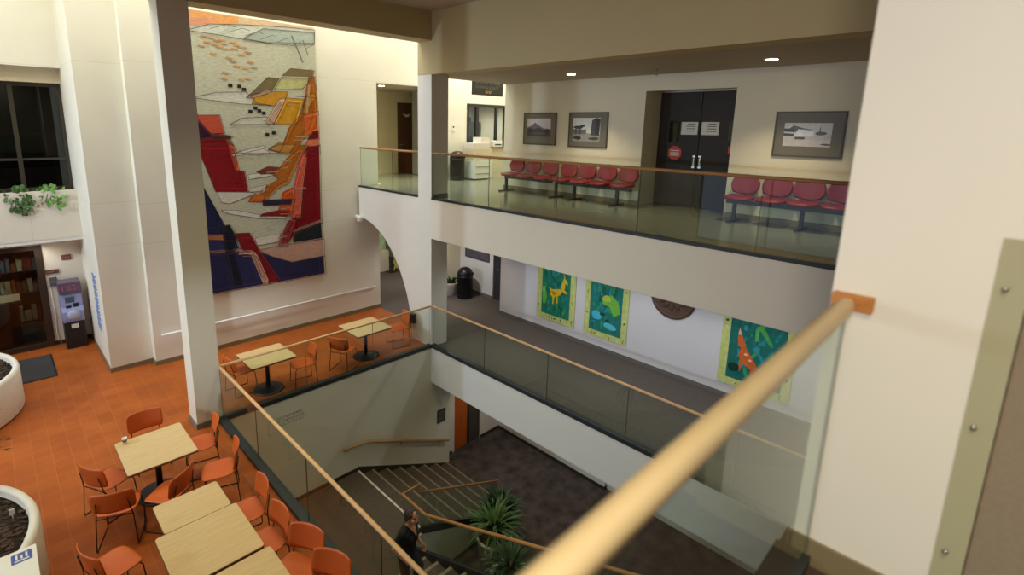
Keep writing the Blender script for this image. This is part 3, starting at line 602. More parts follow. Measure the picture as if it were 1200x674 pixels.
fox = [(org, [(.24, .30), (.30, .44), (.36, .40), (.48, .30), (.58, .22), (.50, .18), (.34, .22)]), (org, [(.20, .50), (.24, .56), (.34, .44), (.30, .36), (.22, .42)]), ((236, 190, 150), [(.20, .52), (.22, .60), (.26, .53)]), (org, [(.28, .26), (.34, .25), (.30, .14), (.26, .14)]), (org, [(.46, .22), (.52, .21), (.52, .12), (.47, .12)]),
       ((240, 200, 160), blob(.36, .33, .03, .015)), ((240, 200, 160), blob(.44, .28, .03, .012)), ((16, 60, 50), blob(.18, .16, .1, .05)), ((80, 170, 80), blob(.56, .66, .10, .03, 8, .6)), ((80, 170, 80), blob(.62, .60, .10, .03, 8, -.6)), ((90, 176, 90), blob(.5, .58, .03, .1)), ((120, 90, 70), blob(.4, .88, .1, .02))]
def scaled(ps, k, cu, cv, du=0, dv=0): return [(c, [(cu+(u-cu)*k+du, cv+(v-cv)*k+dv) for u, v in p]) for c, p in ps]
deer = scaled(deer[:8], .80, .5, .38, .04, -.02)+deer[8:]; deer[8] = ((206, 140, 30), blob(.46, .35, .05, .025))
fox = scaled(fox, .85, .3, .3, .02, 0)
banner(8.43, 7.20, 6.15, 3.93, .13, 'green painted banner with a yellow deer', deer, (30, 128, 98))
banner(6.91, 5.72, 6.15, 3.93, .13, 'green and blue painted banner with an orange flower', bird, (36, 124, 112))
banner(3.62, 2.30, 6.15, 3.90, .12, 'green painted banner with an orange fox-like animal', fox, (30, 110, 100))
t = thing('wall_medallion', (XB, 4.70, 5.42), 'round brown carved medallion on the wall between the banners', 'medallion')
Mm = Matrix.Rotation(-PI/2, 4, 'Y')
brz = mat('carved_brown_wood', (92, 66, 52), .5, var=.25, scale=12, bump=.6, bscale=18)
MB().lathe([(.50, 0), (.50, .03), (.46, .045), (.42, .03), (.40, .03)], 48, M=Mm).build('rim', brz, t)
m = MB().lathe([(.40, .0), (.40, .026)], 40, M=Mm)
for k in range(12):
    a = 2*PI*k/12; m.sphere((.0, 0, 0), (.05, .09, .018), 10, M=Mm @ Matrix.Translation((.24*math.cos(a), .24*math.sin(a), .028)) @ Matrix.Rotation(a+PI/2, 4, 'Z'))
m.sphere((0, 0, .03), (.11, .11, .03), 14, M=Mm); m.build('carved_centre', brz, t)

# ------------------------------------------------------------------ framed photographs on the gallery wall
def photo(yl, yr, zt, zb, inset, label, polys, sky):
    W = yl-yr; H = zt-zb
    t = thing('framed_photograph', (XB-.03, (yl+yr)/2, zb), label, 'picture')
    MB().box(0, .03, -W/2, W/2, 0, .03).box(0, .03, -W/2, W/2, H-.03, H).box(0, .03, -W/2, -W/2+.03, .03, H-.03).box(0, .03, W/2-.03, W/2, .03, H-.03).build('frame', mat('dark_bronze_frame', (74, 66, 50), .45), t)
    MB().box(.008, .03, -W/2+.03, W/2-.03, .03, H-.03).build('mat_board', mat('grey_brown_mat_board', (112, 104, 86), .5), t)
    l, r, bt, tp = inset
    f = lambda u, v, d: (.007-d, W/2-(l+(1-l-r)*u)*W, (bt+(1-bt-tp)*v)*H)
    patches([(sky, [(0, 0), (1, 0), (1, 1), (0, 1)])]+polys, f, .0002).build('print', photom, t, color=True)
    return t
photo(9.13, 8.06, 9.335, 8.525, (.12, .16, .26, .18), 'left of the framed black-and-white photographs, showing a mountain', [
    ((112, 100, 112), [(0, .5), (.2, .62), (.34, .78), (.5, .62), (.8, .42), (1, .4), (1, .3), (0, .3)]), ((66, 58, 64), [(0, .42), (.12, .5), (.3, .42), (.5, .5), (.7, .38), (.85, .46), (1, .4), (1, 0), (0, 0)]), ((90, 80, 84), blob(.5, .18, .3, .08)), ((44, 40, 42), blob(.12, .3, .09, .08)), ((48, 44, 46), blob(.84, .3, .1, .1))], (206, 198, 202))
photo(7.68, 6.595, 9.335, 8.51, (.12, .18, .18, .16), 'middle framed black-and-white photograph, with trees and a tall dark building', [
    ((150, 150, 142), [(0, 0), (1, 0), (1, .3), (0, .4)]), ((56, 54, 52), blob(.2, .6, .2, .07)), ((60, 58, 56), blob(.35, .66, .1, .05)), ((110, 108, 100), [(0, .3), (.5, .32), (.5, .5), (0, .52)]), ((60, 60, 58), [(.1, .3), (.14, .3), (.14, .6), (.1, .6)]), ((60, 60, 58), [(.26, .3), (.3, .3), (.3, .6), (.26, .6)]),
    ((70, 70, 66), [(.66, .26), (.98, .24), (1, .96), (.86, 1), (.7, .9)]), ((48, 48, 46), [(.82, .3), (.96, .3), (.96, .94), (.84, .96)]), ((40, 40, 38), blob(.18, .14, .16, .08)), ((70, 70, 66), blob(.8, .12, .2, .07))], (222, 222, 212))
photo(3.14, 2.075, 9.305, 8.515, (.15, .17, .24, .25), 'right framed photograph of a long low building, beside the near column', [
    ((196, 188, 184), [(0, 0), (1, 0), (1, .5), (0, .4)]), ((96, 92, 92), [(.02, .62), (.2, .9), (.4, .78), (.6, .72), (.62, .64), (.2, .6)]), ((226, 228, 234), [(.22, .45), (.62, .42), (.64, .68), (.3, .74)]), ((60, 60, 62), [(.0, .62), (.2, .64), (.2, .76), (.0, .76)]), ((66, 66, 68), [(0, .44), (.22, .42), (.22, .54), (0, .56)]),
    ((70, 70, 66), [(.25, .3), (.46, .3), (.46, .4), (.25, .4)]), ((86, 84, 78), blob(.78, .56, .13, .07)), ((90, 88, 80), [(.74, .6), (.78, .6), (.76, .86)]), ((90, 80, 70), blob(.9, .1, .12, .04))], (206, 204, 196))
def glyphs(mb, x0, z0, wd, rows, h, gap, y, seed=1, mi=0, axis='y', dens=.75):
    """rows of small unreadable lettering strokes on a wall"""
    rd = random.Random(seed)
    for r in range(rows):
        x = x0; z = z0-r*(h+gap)
        while x < x0+wd-h*.5:
            c = h*rd.uniform(.35, .7)
            if rd.random() < dens+.15:
                k = rd.choice((0, 1, 2, 3)); s = h*.16
                if axis == 'y':
                    if k != 2: mb.box(x, x+s, y-.003, y, z, z+h, mi)
                    if k != 0: mb.box(x, x+c, y-.003, y, z+h-s, z+h, mi)
                    if k != 3: mb.box(x, x+c, y-.003, y, z, z+s, mi)
                    if k == 1 or k == 2: mb.box(x+c-s, x+c, y-.003, y, z, z+h*.5, mi)
            x += c+h*.28
    return mb
# ------------------------------------------------------------------ red beam seating in the gallery
def bench(ys, legs, label):
    y0 = sum(ys)/len(ys); bxx = 10.12
    t = thing('beam_seating', (bxx, y0, L3), label, 'bench', 0, 'red seating units in the upper gallery')
    MB().box(-.035, .035, min(ys)-y0-.22, max(ys)-y0+.22, .335, .395).build('beam', blk, t)
    for i, y in enumerate(ys):
        d = y-y0
        Mt = Matrix.Translation((0, d, 0))
        def seat(u, v):
            a = 1-.16*v**4; b = 1-.16*u**4
            return (v*.235*math.sqrt(1-.40*u*u)-.02, u*.245*math.sqrt(1-.34*v*v), .445+.03*v*v*(v > 0)*0+.012*u*u+.02*max(0, v))
        MB().sheet(seat, 12, 12, .055, M=Mt).build('seat', redm, t)
        def back(u, v):
            q = 1-.30*max(0, v)**2-.22*max(0, -v)**2
            zz = v*(1-.10*u**4)
            return (.225+.055*(v+1)/2-.05*u*u, u*.245*math.sqrt(1-.45*v*v), .685+v*.185*math.sqrt(1-.45*u*u))
        b = MB().sheet(back, 14, 12, .045, M=Mt).build('backrest', redm, t)
        MB().tube([(.05, d, .39), (.20, d, .40), (.27, d, .50), (.275, d, .62)], .016, 8).build('bracket', blk, t)
    for y in legs:
        d = y-y0
        MB().box(-.03, .03, d-.03, d+.03, .02, .34).box(-.27, .27, d-.028, d+.028, .0, .032).build('leg', blk, t)
    return t
bench([9.18, 8.62, 8.06], [9.36, 7.70], 'unit of three red seats at the far end of the gallery wall')
bench([7.49, 6.97, 6.43, 5.90], [7.16, 6.02], 'unit of four red seats left of the dark double door')
bench([3.47, 2.93, 2.43, 1.92], [3.54, 2.43], 'unit of red seats right of the double door, running behind the near column')

# ------------------------------------------------------------------ gallery double door
m = MB().box(11.20, 11.26, 4.80, 5.72, L3+.01, 9.76).box(11.20, 11.26, 3.87, 4.785, L3+.01, 9.76)
d = m.build('door_1', mat('dark_bronze_door', (54, 45, 36), .55, spec=.25, var=.1, scale=3)); d['kind'] = 'structure'
MB().box(11.185, 11.2, 4.70, 4.76, 8.15, 8.42).box(11.185, 11.2, 4.83, 4.89, 8.15, 8.42).build('lock_plate', steel, d)
MB().tube([(11.15, 4.73, 8.2), (11.13, 4.73, 8.22), (11.13, 4.73, 8.36), (11.15, 4.73, 8.38)], .012).tube([(11.15, 4.86, 8.2), (11.13, 4.86, 8.22), (11.13, 4.86, 8.36), (11.15, 4.86, 8.38)], .012).build('door_handle', mat('dull_bronze', (110, 100, 84), .4, metal=.7), d)
MB().box(11.19, 11.2, 3.98, 4.20, 8.75, 9.15).box(11.19, 11.2, 5.25, 5.47, 8.7, 9.15).build('window', glassd, d)
pap = mat('white_paper', (226, 220, 206), .8)
for y, lab in ((5.02, 'white paper notice on the left leaf of the dark double door'), (4.58, 'white paper notice on the right leaf of the dark double door')):
    o = tag(MB().box(11.192, 11.198, y-.18, y+.18, 8.86, 9.13).build('paper_notice', pap), lab, 'notice', 'door notices')
    mb = MB(); rd = random.Random(3)
    for r in range(4): mb.box(11.190, 11.192, y-.13, y+rd.uniform(.02, .13), 9.08-.05*r, 9.095-.05*r)
    mb.build('writing', mat('ink', (90, 86, 84), .8), o)
redp = mat('orange_red_notice', (206, 70, 44), .6)
o = tag(MB().prism([(.16*math.cos(R(22.5+45*k)), .16*math.sin(R(22.5+45*k))) for k in range(8)], 0, .006, M=Matrix.Translation((11.198, 5.30, 8.46)) @ Matrix.Rotation(-PI/2, 4, 'Y')).build('octagon_sign', redp), 'orange-red octagonal sign on the dark double door', 'sign')
mb = MB()
for k in range(3): mb.box(11.189, 11.1915, 5.30-.10, 5.30+.10, 8.40+.05*k, 8.42+.05*k)
mb.build('writing', pap, o)
tag(MB().box(11.192, 11.198, 4.00, 4.17, 8.50, 8.64).build('red_sticker', redp), 'small red sticker at the right edge of the dark double door', 'sticker')
# downlights and sprinklers
lens = mat('lamp_lens', (255, 236, 200), .5, emit=14)
def downlight(x, y, z, lab, power, ang=104):
    t = thing('ceiling_downlight', (x, y, z), lab, 'ceiling light', 0, 'recessed downlights')
    MB().lathe([(.12, -.012), (.12, .0), (.09, .0), (.09, -.012)], 28).build('trim_ring', wht, t)
    MB().lathe([(.088, -.018), (.088, -.013)], 24).build('lens', lens, t)
    spot('downlight_lamp', (x, y, z-.04), power, WARM, ang, .6, r=.07)
downlight(9.33, 6.84, 10.09, 'lit ceiling downlight above the seats left of the dark double door', 95)
downlight(9.35, 2.97, 10.09, 'lit ceiling downlight above the seats beside the near column', 95)
downlight(8.80, 13.25, 10.11, 'lit ceiling downlight in the passage left of the central column', 230)
def sprinkler(x, y, z, lab):
    t = thing('fire_sprinkler', (x, y, z), lab, 'sprinkler', 0, 'fire sprinklers under the gallery ceiling')
    MB().lathe([(.04, -.01), (.04, 0)], 16).lathe([(.012, -.10), (.012, -.01)], 10).build('pipe', steel, t)
    MB().lathe([(.035, -.115), (.035, -.105), (.01, -.10)], 14).build('deflector', steel, t)
sprinkler(9.6, 5.05, 10.09, 'small fire sprinkler in front of the dark double door')
sprinkler(9.9, 9.45, 10.09, 'small fire sprinkler beside the hanging black sign')
# hanging black sign
t = thing('hanging_sign', (11.0, 11.0, 9.86), 'black hanging sign with two lines of pale lettering beyond the central column', 'sign', R(0))
o = MB().box(-.62, .62, 0, .05, 0, .44).build('sign_board', blk2, t)
mb = glyphs(MB(), -.5, .31, 1.0, 2, .065, .05, 0, 5); mb.build('lettering', mat('dim_grey_lettering', (120, 120, 116), .6), t)
glyphs(MB(), -.16, .06, .34, 1, .07, .05, 0, 8).build('gold_lettering', mat('gold_lettering', (216, 186, 90), .5), t)
for x in (-.5, .5): MB().tube([(x, .025, .44), (x, .025, TOP-9.86)], .008, 6).build('hanger', steel, t)
# things by the far gallery wall
def domed_can(x, y, z, r, h, lab):
    t = thing('trash_can', (x, y, z), lab, 'trash can')
    MB().lathe([(r*.94, 0), (r, .03), (r, h*.70), (r*1.03, h*.70), (r*1.03, h*.74)], 28).build('bin_body', blk2, t)
    MB().lathe([(r*1.03, h*.74), (r*.97, h*.84), (r*.78, h*.93), (r*.45, h*.985), (.02, h)], 28).build('domed_lid', blk2, t)
    MB().box(-.13, .13, -r*1.01, -r*.70, h*.77, h*.86).build('push_flap', mat('dark_flap', (16, 16, 18), .3), t)
domed_can(10.93, 12.25, L3, .235, .92, 'black domed trash can in the upper gallery beyond the central column')
domed_can(10.72, 11.58, L2, .25, 1.0, 'black domed trash can in the lower corridor beside a plant pot')
t = thing('office_machine', (11.72, 12.18, L3), 'white and beige office copier beside the upper trash can', 'copier')
MB().rbox(-.40, .40, -.3, .3, .04, .60, .02).build('paper_cabinet', wht, t)
MB().rbox(-.36, .40, -.28, .3, .60, .98, .03).build('copier_body', mat('beige_plastic', (214, 200, 170), .5), t)
MB().rbox(-.36, .34, -.28, .28, .98, 1.16, .04).box(.0, .38, -.2, .2, 1.16, 1.34).build('document_feeder', mat('light_grey_plastic', (222, 216, 204), .5), t)
MB().box(-.30, .30, -.312, -.30, .18, .20).box(-.30, .30, -.312, -.30, .40, .42).build('drawer_gap', mat('grey_gap', (140, 136, 128), .6), t)
# counter window in the far wall
d = MB().box(11.62, 13.46, YT-.03, YT+.06, 9.60, 9.70).box(11.62, 13.46, YT-.03, YT+.06, 8.28, 8.36).box(11.62, 11.70, YT-.03, YT+.06, 8.36, 9.6).box(13.38, 13.46, YT-.03, YT+.06, 8.36, 9.6).box(12.02, 12.14, YT-.03, YT+.06, 8.36, 9.6).box(12.95, 13.03, YT-.03, YT+.06, 8.36, 9.6).build('window_1', mat('black_window_frame', (32, 30, 30), .4)); d['kind'] = 'structure'
MB().box(11.70, 13.38, YT+.01, YT+.018, 8.36, 9.6).build('pane', glass, d)
spot('office_lamp', (12.6, 13.7, 10.0), 70, NEUT, 150, .6, r=.15)
t = thing('office_shelving', (12.6, 14.3, L3), 'dark blue-grey office shelving seen through the counter window', 'shelving')
MB().box(-1.4, 1.3, 0, .28, 0, 1.86).build('cabinet', mat('blue_grey_cabinet', (72, 80, 94), .6), t)
MB().box(-.6, -.1, -.02, .25, 1.86, 2.10).box(.3, .8, -.02, .25, 1.86, 2.02).build('file_boxes', mat('navy_box', (46, 56, 96), .6), t)
t = thing('office_lamp_panel', (12.5, 14.1, 9.62), 'bright ceiling light inside the office behind the counter window', 'ceiling light')
MB().box(-.5, .5, -.12, .12, 0, .06).build('housing', wht, t); MB().box(-.45, .45, -.1, .1, -.012, 0).build('diffuser', lens, t); MB().tube([(-.3, 0, .06), (-.3, 0, .5)], .01, 6).build('hanger', steel, t); MB().tube([(.3, 0, .06), (.3, 0, .5)], .01, 6).build('hanger', steel, t)
t = thing('service_counter', (12.75, 12.30, L3), 'brown service counter under the far gallery window', 'counter')
MB().box(-.55, .72, -.2, .2, .98, 1.03).build('counter_top', mat('counter_brown', (128, 104, 80), .5), t)
MB().box(-.50, .70, -.12, .2, 0, .98).build('counter_front', gal, t)
t = thing('desk_printer', (12.62, 12.25, L3+1.03), 'white printer standing on the far service counter', 'printer')
MB().rbox(-.22, .22, -.15, .15, 0, .20, .03).build('printer_body', wht, t); MB().box(-.15, .15, -.16, -.14, .05, .09).build('paper_slot', blk2, t)
t = thing('sanitizer_bottle', (12.22, 12.22, L3+1.03), 'small white bottle on the counter left of the white printer', 'bottle')
MB().lathe([(.05, 0), (.05, .2), (.02, .24), (.02, .28)], 16).build('bottle_body', wht, t); MB().box(-.05, .02, -.015, .015, .28, .31).build('pump_head', wht, t)
t = thing('wall_thermostat', (11.02, YT-.02, 8.92), 'small white thermostat on the wall above the upper trash can', 'thermostat')
MB().rbox(-.06, .06, -.01, .02, -.09, .09, .01).build('case', mat('pale_grey_plastic', (236, 238, 240), .4), t); MB().box(-.03, .03, -.016, -.01, .0, .05).build('display', blk2, t)
# passage door behind the left railing
d = MB().box(10.80, 11.72, 15.30, 15.36, L3+.01, 9.76).build('door_2', brownd); d['kind'] = 'structure'
MB().tube([(10.9, 15.29, 8.3), (10.9, 15.25, 8.3), (11.0, 15.25, 8.3)], .012).build('door_handle', steel, d)
o = tag(MB().prism([(-.17, .06), (-.15, .07), (-.05, .02), (0, .04), (.05, .02), (.15, .07), (.17, .06), (.06, -.05), (-.06, -.05)], 0, .01, M=Matrix.Translation((11.2, 15.29, 9.32)) @ Matrix.Rotation(PI/2, 4, 'X')).build('door_sign', pap), 'small white V-shaped sign on the passage door', 'sign')

# ------------------------------------------------------------------ mural corridor far end
t = thing('planter', (10.58, 12.10, L2), 'white pot with a dark plant beside the lower trash can', 'planter')
MB().lathe([(.20, 0), (.24, .4), (.25, .42), (.22, .42), (.2, .36)], 28).build('pot', potm, t)
def leaves(n, h, r, wd, seed, z0=0, droop=.5, m=leafm, lo=.5):
    rd = random.Random(seed); mb = MB()
    for i in range(n):
        a = rd.uniform(0, 2*PI); el = rd.uniform(lo, 1.45); Ln = h*rd.uniform(.7, 1.05); q = []
        ca, sa = math.cos(a), math.sin(a); px, py = -sa, ca; seg = 6; rr, zz = r*rd.random(), z0
        e = el
        for k in range(seg+1):
            wv = wd*(1-abs(k/seg*1.7-.55)**1.6*.55) if k < seg else .004
            wv = max(.003, wv if k else wd*.5)
            c = (ca*rr, sa*rr, zz); q += [(c[0]-px*wv/2, c[1]-py*wv/2, c[2]+wv*.18), (c[0], c[1], c[2]), (c[0]+px*wv/2, c[1]+py*wv/2, c[2]+wv*.18)]
            rr += Ln/seg*math.cos(e); zz += Ln/seg*math.sin(e); e -= droop*2.2/seg*(.4+k/seg)
        fs = []
        for k in range(seg): b = 3*k; fs += [(b, b+1, b+4, b+3), (b+1, b+2, b+5, b+4)]
        mb.add(q, fs, 0, True)
    return mb
leaves(40, .26, .08, .055, 4, .38).build('foliage', leafd, t)
MB().lathe([(.20, .36), (.0, .38)], 20).build('soil', soilm, t)
o = tag(MB().box(11.215, 11.25, 11.02, 12.13, 4.76, 5.10).build('wall_plaque', mat('slate_plaque', (70, 68, 78), .5, var=.2, scale=6)), 'dark slate directory plaque above the lower trash can', 'plaque')
mb = MB(); rd = random.Random(9)
for r in range(6):
    y = 12.06
    while y > 11.1:
        L_ = rd.uniform(.06, .16); mb.box(11.211, 11.215, max(y-L_, 11.07), y, 5.055-.045*r, 5.068-.045*r); y -= L_+.04
mb.build('lettering', mat('dim_plaque_lettering', (120, 118, 126), .6), o)
d = MB().box(11.30, 11.36, 9.83, 10.86, L2, 5.9).build('door_3', mat('dark_slate_door', (54, 52, 58), .5)); d['kind'] = 'structure'
MB().tube([(11.30, 10.7, 4.6), (11.25, 10.7, 4.6), (11.25, 10.58, 4.6)], .012).build('door_handle', steel, d)
# passage behind the arch
d = MB().box(9.28, 9.34, 17.77, 17.8, 4.4, 6.0).box(9.70, 9.76, 17.77, 17.8, 4.4, 6.0).box(9.34, 9.7, 17.77, 17.8, 4.4, 4.46).box(9.34, 9.7, 17.77, 17.8, 5.4, 5.46).build('window_2', blk); d['kind'] = 'structure'
MB().box(9.34, 9.70, 17.78, 17.79, 4.46, 6.0).build('pane', glass, d)
ycl = mat('yellow_green_cloth', (198, 194, 120), .8, var=.3, scale=5)
t = thing('draped_display', (10.97, 15.50, L2), 'yellow-green draped display standing in the passage behind the arch', 'display')
def drape(u, v): return (u*.30+.03*math.sin(v*9), .10*math.sin(u*8)*(1-v)*.5, .50+v*.42-.05*u*u)
MB().sheet(drape, 24, 12, .02).build('cloth', ycl, t)
MB().tube([(-.25, .05, 0), (-.25, .05, .88), (.25, .05, .88), (.25, .05, 0)], .015, 8).box(-.5, -.2, -.1, .2, 0, .02).box(.2, .5, -.1, .2, 0, .02).build('stand', blk, t)
t = thing('glass_display_case', (10.44, 15.95, L2), 'pale glazed display case beside the yellow-green drape', 'display case')
MB().box(-.22, .22, -.2, .2, 0, .8).build('case_base', gal, t); MB().box(-.22, .22, -.2, .2, .8, 1.9).build('case_glass', glass, t)
MB().box(-.23, .23, -.21, .21, 1.9, 1.95).build('case_top', blk, t); MB().box(-.16, .16, -.05, .05, .82, 1.5).build('case_content', mat('pale_green_content', (190, 206, 160), .7, var=.4, scale=8), t)
d = MB().box(11.25, 11.9, 15.9, 15.96, L2, 5.9).build('door_4', mat('black_brown_door', (40, 34, 32), .5)); d['kind'] = 'structure'
MB().tube([(11.3, 15.9, 4.6), (11.3, 15.86, 4.6), (11.4, 15.86, 4.6)], .012).build('door_handle', steel, d)
t = thing('security_camera', (7.44, 12.36, 6.40), 'white dome security camera at the crown of the arch', 'camera')
MB().lathe([(.10, .10), (.11, .04), (.11, .0)], 24).build('housing', wht, t); MB().sphere((0, 0, 0), .105, 18).build('dome', mat('white_dome', (236, 234, 230), .25), t); MB().box(-.03, .03, .0, .22, .02, .08).build('arm', wht, t)
t = thing('handset_box', (X0-.05, 9.98, 4.16), 'small dark box hung on the foot of the arch behind an orange chair', 'box')
MB().rbox(-.05, .05, -.07, .07, -.12, .12, .02).build('case', blk2, t); MB().tube([(-.03, 0, -.12), (-.05, .01, -.24), (-.04, .05, -.3), (-.02, .06, -.16)], .008, 6).build('cord', blk2, t)

# ------------------------------------------------------------------ stairwell and ground level
mb = MB()
glyphs(mb, 3.60, 3.19, .56, 3, .045, .035, Y1, 12, dens=.9)
tag(mb.build('wall_lettering', mat('grey_lettering', (150, 146, 134), .7)), 'small grey lettering on the stairwell wall below the far railing', 'lettering')
o = tag(MB().box(7.70, 7.96, Y1-.02, Y1, 1.42, 1.78).build('wall_plaque', mat('dark_plaque', (66, 66, 60), .5)), 'small dark square plaque at the end of the stairwell wall', 'plaque')
glyphs(MB(), 7.74, 1.68, .18, 4, .035, .03, Y1-.02, 21).build('lettering', mat('pale_plaque_lettering', (150, 148, 138), .6), o)
tag(MB().rbox(7.68, 7.76, Y1-.012, Y1, .95, 1.07, .008).build('wall_outlet', wht), 'small white outlet plate low on the stairwell wall', 'outlet')
d = MB().box(8.62, 9.18, 9.70, 9.75, 0.01, 2.15).build('door_5', orangew); d['kind'] = 'structure'
MB().box(8.13, 8.62, 9.66, 9.70, 0, 2.2).build('frame', paint, d)
MB().box(9.18, 9.62, 9.70, 9.75, 0.01, 2.15).build('side_panel', darkin, d)
MB().box(9.14, 9.20, 9.68, 9.70, 0.01, 2.15).build('edge', blk, d)
def floor_plant(x, y, pr, ph, lab, n, h, wd, seed, m, droop, lo, z=0, rim=True):
    t = thing('potted_plant', (x, y, z), lab, 'plant', 0, 'potted plants beside the stairs')
    MB().lathe([(pr*.80, 0), (pr*.97, ph*.9), (pr*1.02, ph*.92), (pr*1.02, ph), (pr*.92, ph), (pr*.88, ph*.86)], 36).build('pot', mat('pale_green_pot', (206, 208, 184), .5) if 'pale_green_pot' not in MATS else MATS['pale_green_pot'], t)
    MB().lathe([(pr*.89, ph*.86), (.01, ph*.9)], 24).build('soil', soilm, t)
    MB().tube([(0, 0, ph*.85), (.02, .01, ph+.25)], .03, 8).build('stem', mat('stem_brown', (92, 76, 54), .8) if 'stem_brown' not in MATS else MATS['stem_brown'], t)
    leaves(n, h, .05, wd, seed, ph+.12, droop, m, lo).build('foliage', m, t)
floor_plant(6.76, 6.30, .37, .66, 'spiky green plant in a pale pot beside the stair handrail', 95, .74, .052, 11, leafm, .75, .1)
floor_plant(6.30, 5.42, .38, .66, 'green plant in the nearest pale pot at the bottom edge of the photo', 60, .62, .06, 12, leafd, .7, .1)
floor_plant(7.27, 6.62, .25, .60, 'dark bushy plant behind the spiky plant at the foot of the stairs', 190, .56, .085, 13, leafd, .45, .0)

# ------------------------------------------------------------------ left bay: upper window, ledge plants, entrance, cash machine
d = MB().box(-9, 1.40, 15.10, 15.16, 7.36, 7.46).box(-9, 1.40, 15.10, 15.16, 8.06, 8.11).box(-9, 1.40, 15.10, 15.16, 9.66, 9.735)
for x in (-2.6, -1.5, -.42, .56): d.box(x, x+.08, 15.08, 15.16, 7.4, 9.75)
d.box(1.40, 1.465, 15.09, 15.16, 7.36, 9.735)
d = d.build('window_3', mat('bronze_window_frame', (72, 66, 56), .4, metal=.4)); d['kind'] = 'structure'
MB().box(-9, 1.44, 15.11, 15.12, 7.42, 9.7).build('pane', glassd, d)
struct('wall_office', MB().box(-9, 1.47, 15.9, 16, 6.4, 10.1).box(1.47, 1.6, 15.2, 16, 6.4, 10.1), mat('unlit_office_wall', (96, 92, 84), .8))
spot('back_office_fill', (.2, 15.5, 10.0), 14, NEUT, 150, .6, r=.1)  # added fill so the upper left window reads less black
tag(MB().box(-.4, 1.2, 15.5, 15.7, 7.0, 8.2).box(-.1, .3, 15.45, 15.5, 7.65, 7.95).build('office_furniture', mat('dark_furniture', (36, 34, 34), .6)), 'dark office furniture behind the upper left window', 'furniture')
def vine(x, y, z, n, r, seed, lab, m):
    rd = random.Random(seed); t = thing('trailing_plant', (x, y, z), lab, 'plant', 0, 'trailing plants on the window ledge')
    mb = MB(); st = MB()
    for k in range(7):
        a = rd.uniform(0, 2*PI); px, pz = rd.uniform(-r, r), rd.uniform(-.45, .05); st.tube([(0, .05, 0), (px*.5, -.14, .10), (px, -.23, pz)], .006, 5)
    for k in range(n):
        u = rd.gauss(0, .5); px = r*max(-1.15, min(1.15, u)); dz = rd.uniform(-.42, .22)*(1-abs(px)/r*.4); py = -.26+rd.uniform(-.05, .12) if dz < 0 else rd.uniform(-.25, .15)
        s = rd.uniform(.035, .07); Mq = Matrix.Translation((px, py, dz)) @ Matrix.Rotation(rd.uniform(-.9, .9), 4, 'Z') @ Matrix.Rotation(rd.uniform(-.7, .7), 4, 'X') @ Matrix.Rotation(rd.uniform(-1, 1), 4, 'Y')
        mb.add([(0, 0, s), (-s*.7, .01, s*.2), (-s*.45, 0, -s*.6), (0, .015, -s), (s*.45, 0, -s*.6), (s*.7, .01, s*.2)], [(0, 1, 2, 3), (0, 3, 4, 5)], 0, False, M=Mq)
    st.build('stem', leafd, t); mb.build('foliage', m, t)
struct('floor_ledge_soil', MB().box(-9, 1.46, 14.81, 15.09, 6.99, 7.33), soilm)
vine(.50, 14.84, 7.32, 120, .22, 5, 'trailing green plant on the window ledge, the fuller one at the left', leafm)
vine(1.02, 14.84, 7.32, 60, .20, 6, 'sparse light green trailing plant on the window ledge next to the pilaster', leafl)
# glazed entrance
d = MB().box(.60, .74, 15.36, 15.5, L2, 6.08).box(-1.6, .60, 15.36, 15.5, 5.98, 6.08).box(-1.6, .60, 15.36, 15.5, L2, L2+.12).box(-1.6, -1.5, 15.36, 15.5, L2, 6.08).box(-.55, -.45, 15.36, 15.5, L2, 6.0).build('door_6', mat('dark_bronze_frame_door', (56, 44, 36), .4)); d['kind'] = 'structure'
MB().box(-.45, .60, 15.42, 15.43, L2+.12, 5.98).box(-1.5, -.55, 15.42, 15.43, L2+.12, 5.98).build('pane', glassd, d)
MB().tube([(-.38, 15.40, 4.5), (-.38, 15.34, 4.5), (-.38, 15.34, 4.9), (-.38, 15.40, 4.9)], .016).build('door_handle', steel, d)
struct('wall_shop', MB().box(-2, 1.4, 18.2, 18.3, L2, 6.2).box(1.3, 1.4, 15.6, 18.2, L2, 6.2).box(-2.1, -2, 15.6, 18.3, L2, 6.2), darkin)
struct('floor_shop', MB().box(-2, 1.4, 15.5, 18.3, L2-.05, L2+.01), mat('shop_floor', (88, 60, 44), .5))
spot('shop_fill', (-.2, 16.6, 6.1), 90, WARM, 150, .6, r=.1)  # added fill so the interior shows through the entrance glass
t = thing('shop_counter', (-.15, 16.3, L2), 'orange wooden counter seen through the glass entrance', 'counter')
MB().box(-.5, .35, -.3, .3, 0, 1.05).build('counter_body', orangew, t); MB().box(-.55, .4, -.35, .35, 1.05, 1.1).build('counter_top', mat('pale_counter_top', (190, 170, 140), .5), t)
t = thing('merchandise_shelf', (.45, 17.6, L2), 'dim shelf of mixed goods seen through the glass entrance', 'shelf')
MB().box(-.9, .75, 0, .4, 0, .05).box(-.9, .75, 0, .4, .8, .84).box(-.9, .75, 0, .4, 1.4, 1.44).box(-.9, .75, 0, .4, 1.95, 2.0).box(-.94, -.9, 0, .4, 0, 2.0).box(.75, .79, 0, .4, 0, 2.0).build('shelf_frame', blk2, t)
rd = random.Random(4); mb = MB()
for z in (.05, .84, 1.44):
    x = -.85
    while x < .65:
        q = rd.uniform(.06, .16); mb.box(x, x+q, .05, .3, z, z+rd.uniform(.2, .42), 0, s2l(rd.choice([(150, 90, 60), (90, 100, 130), (180, 170, 150), (120, 60, 60), (70, 90, 80)]))); x += q+.02
o = mb.build('goods', photom, t, color=True); o['kind'] = 'stuff'
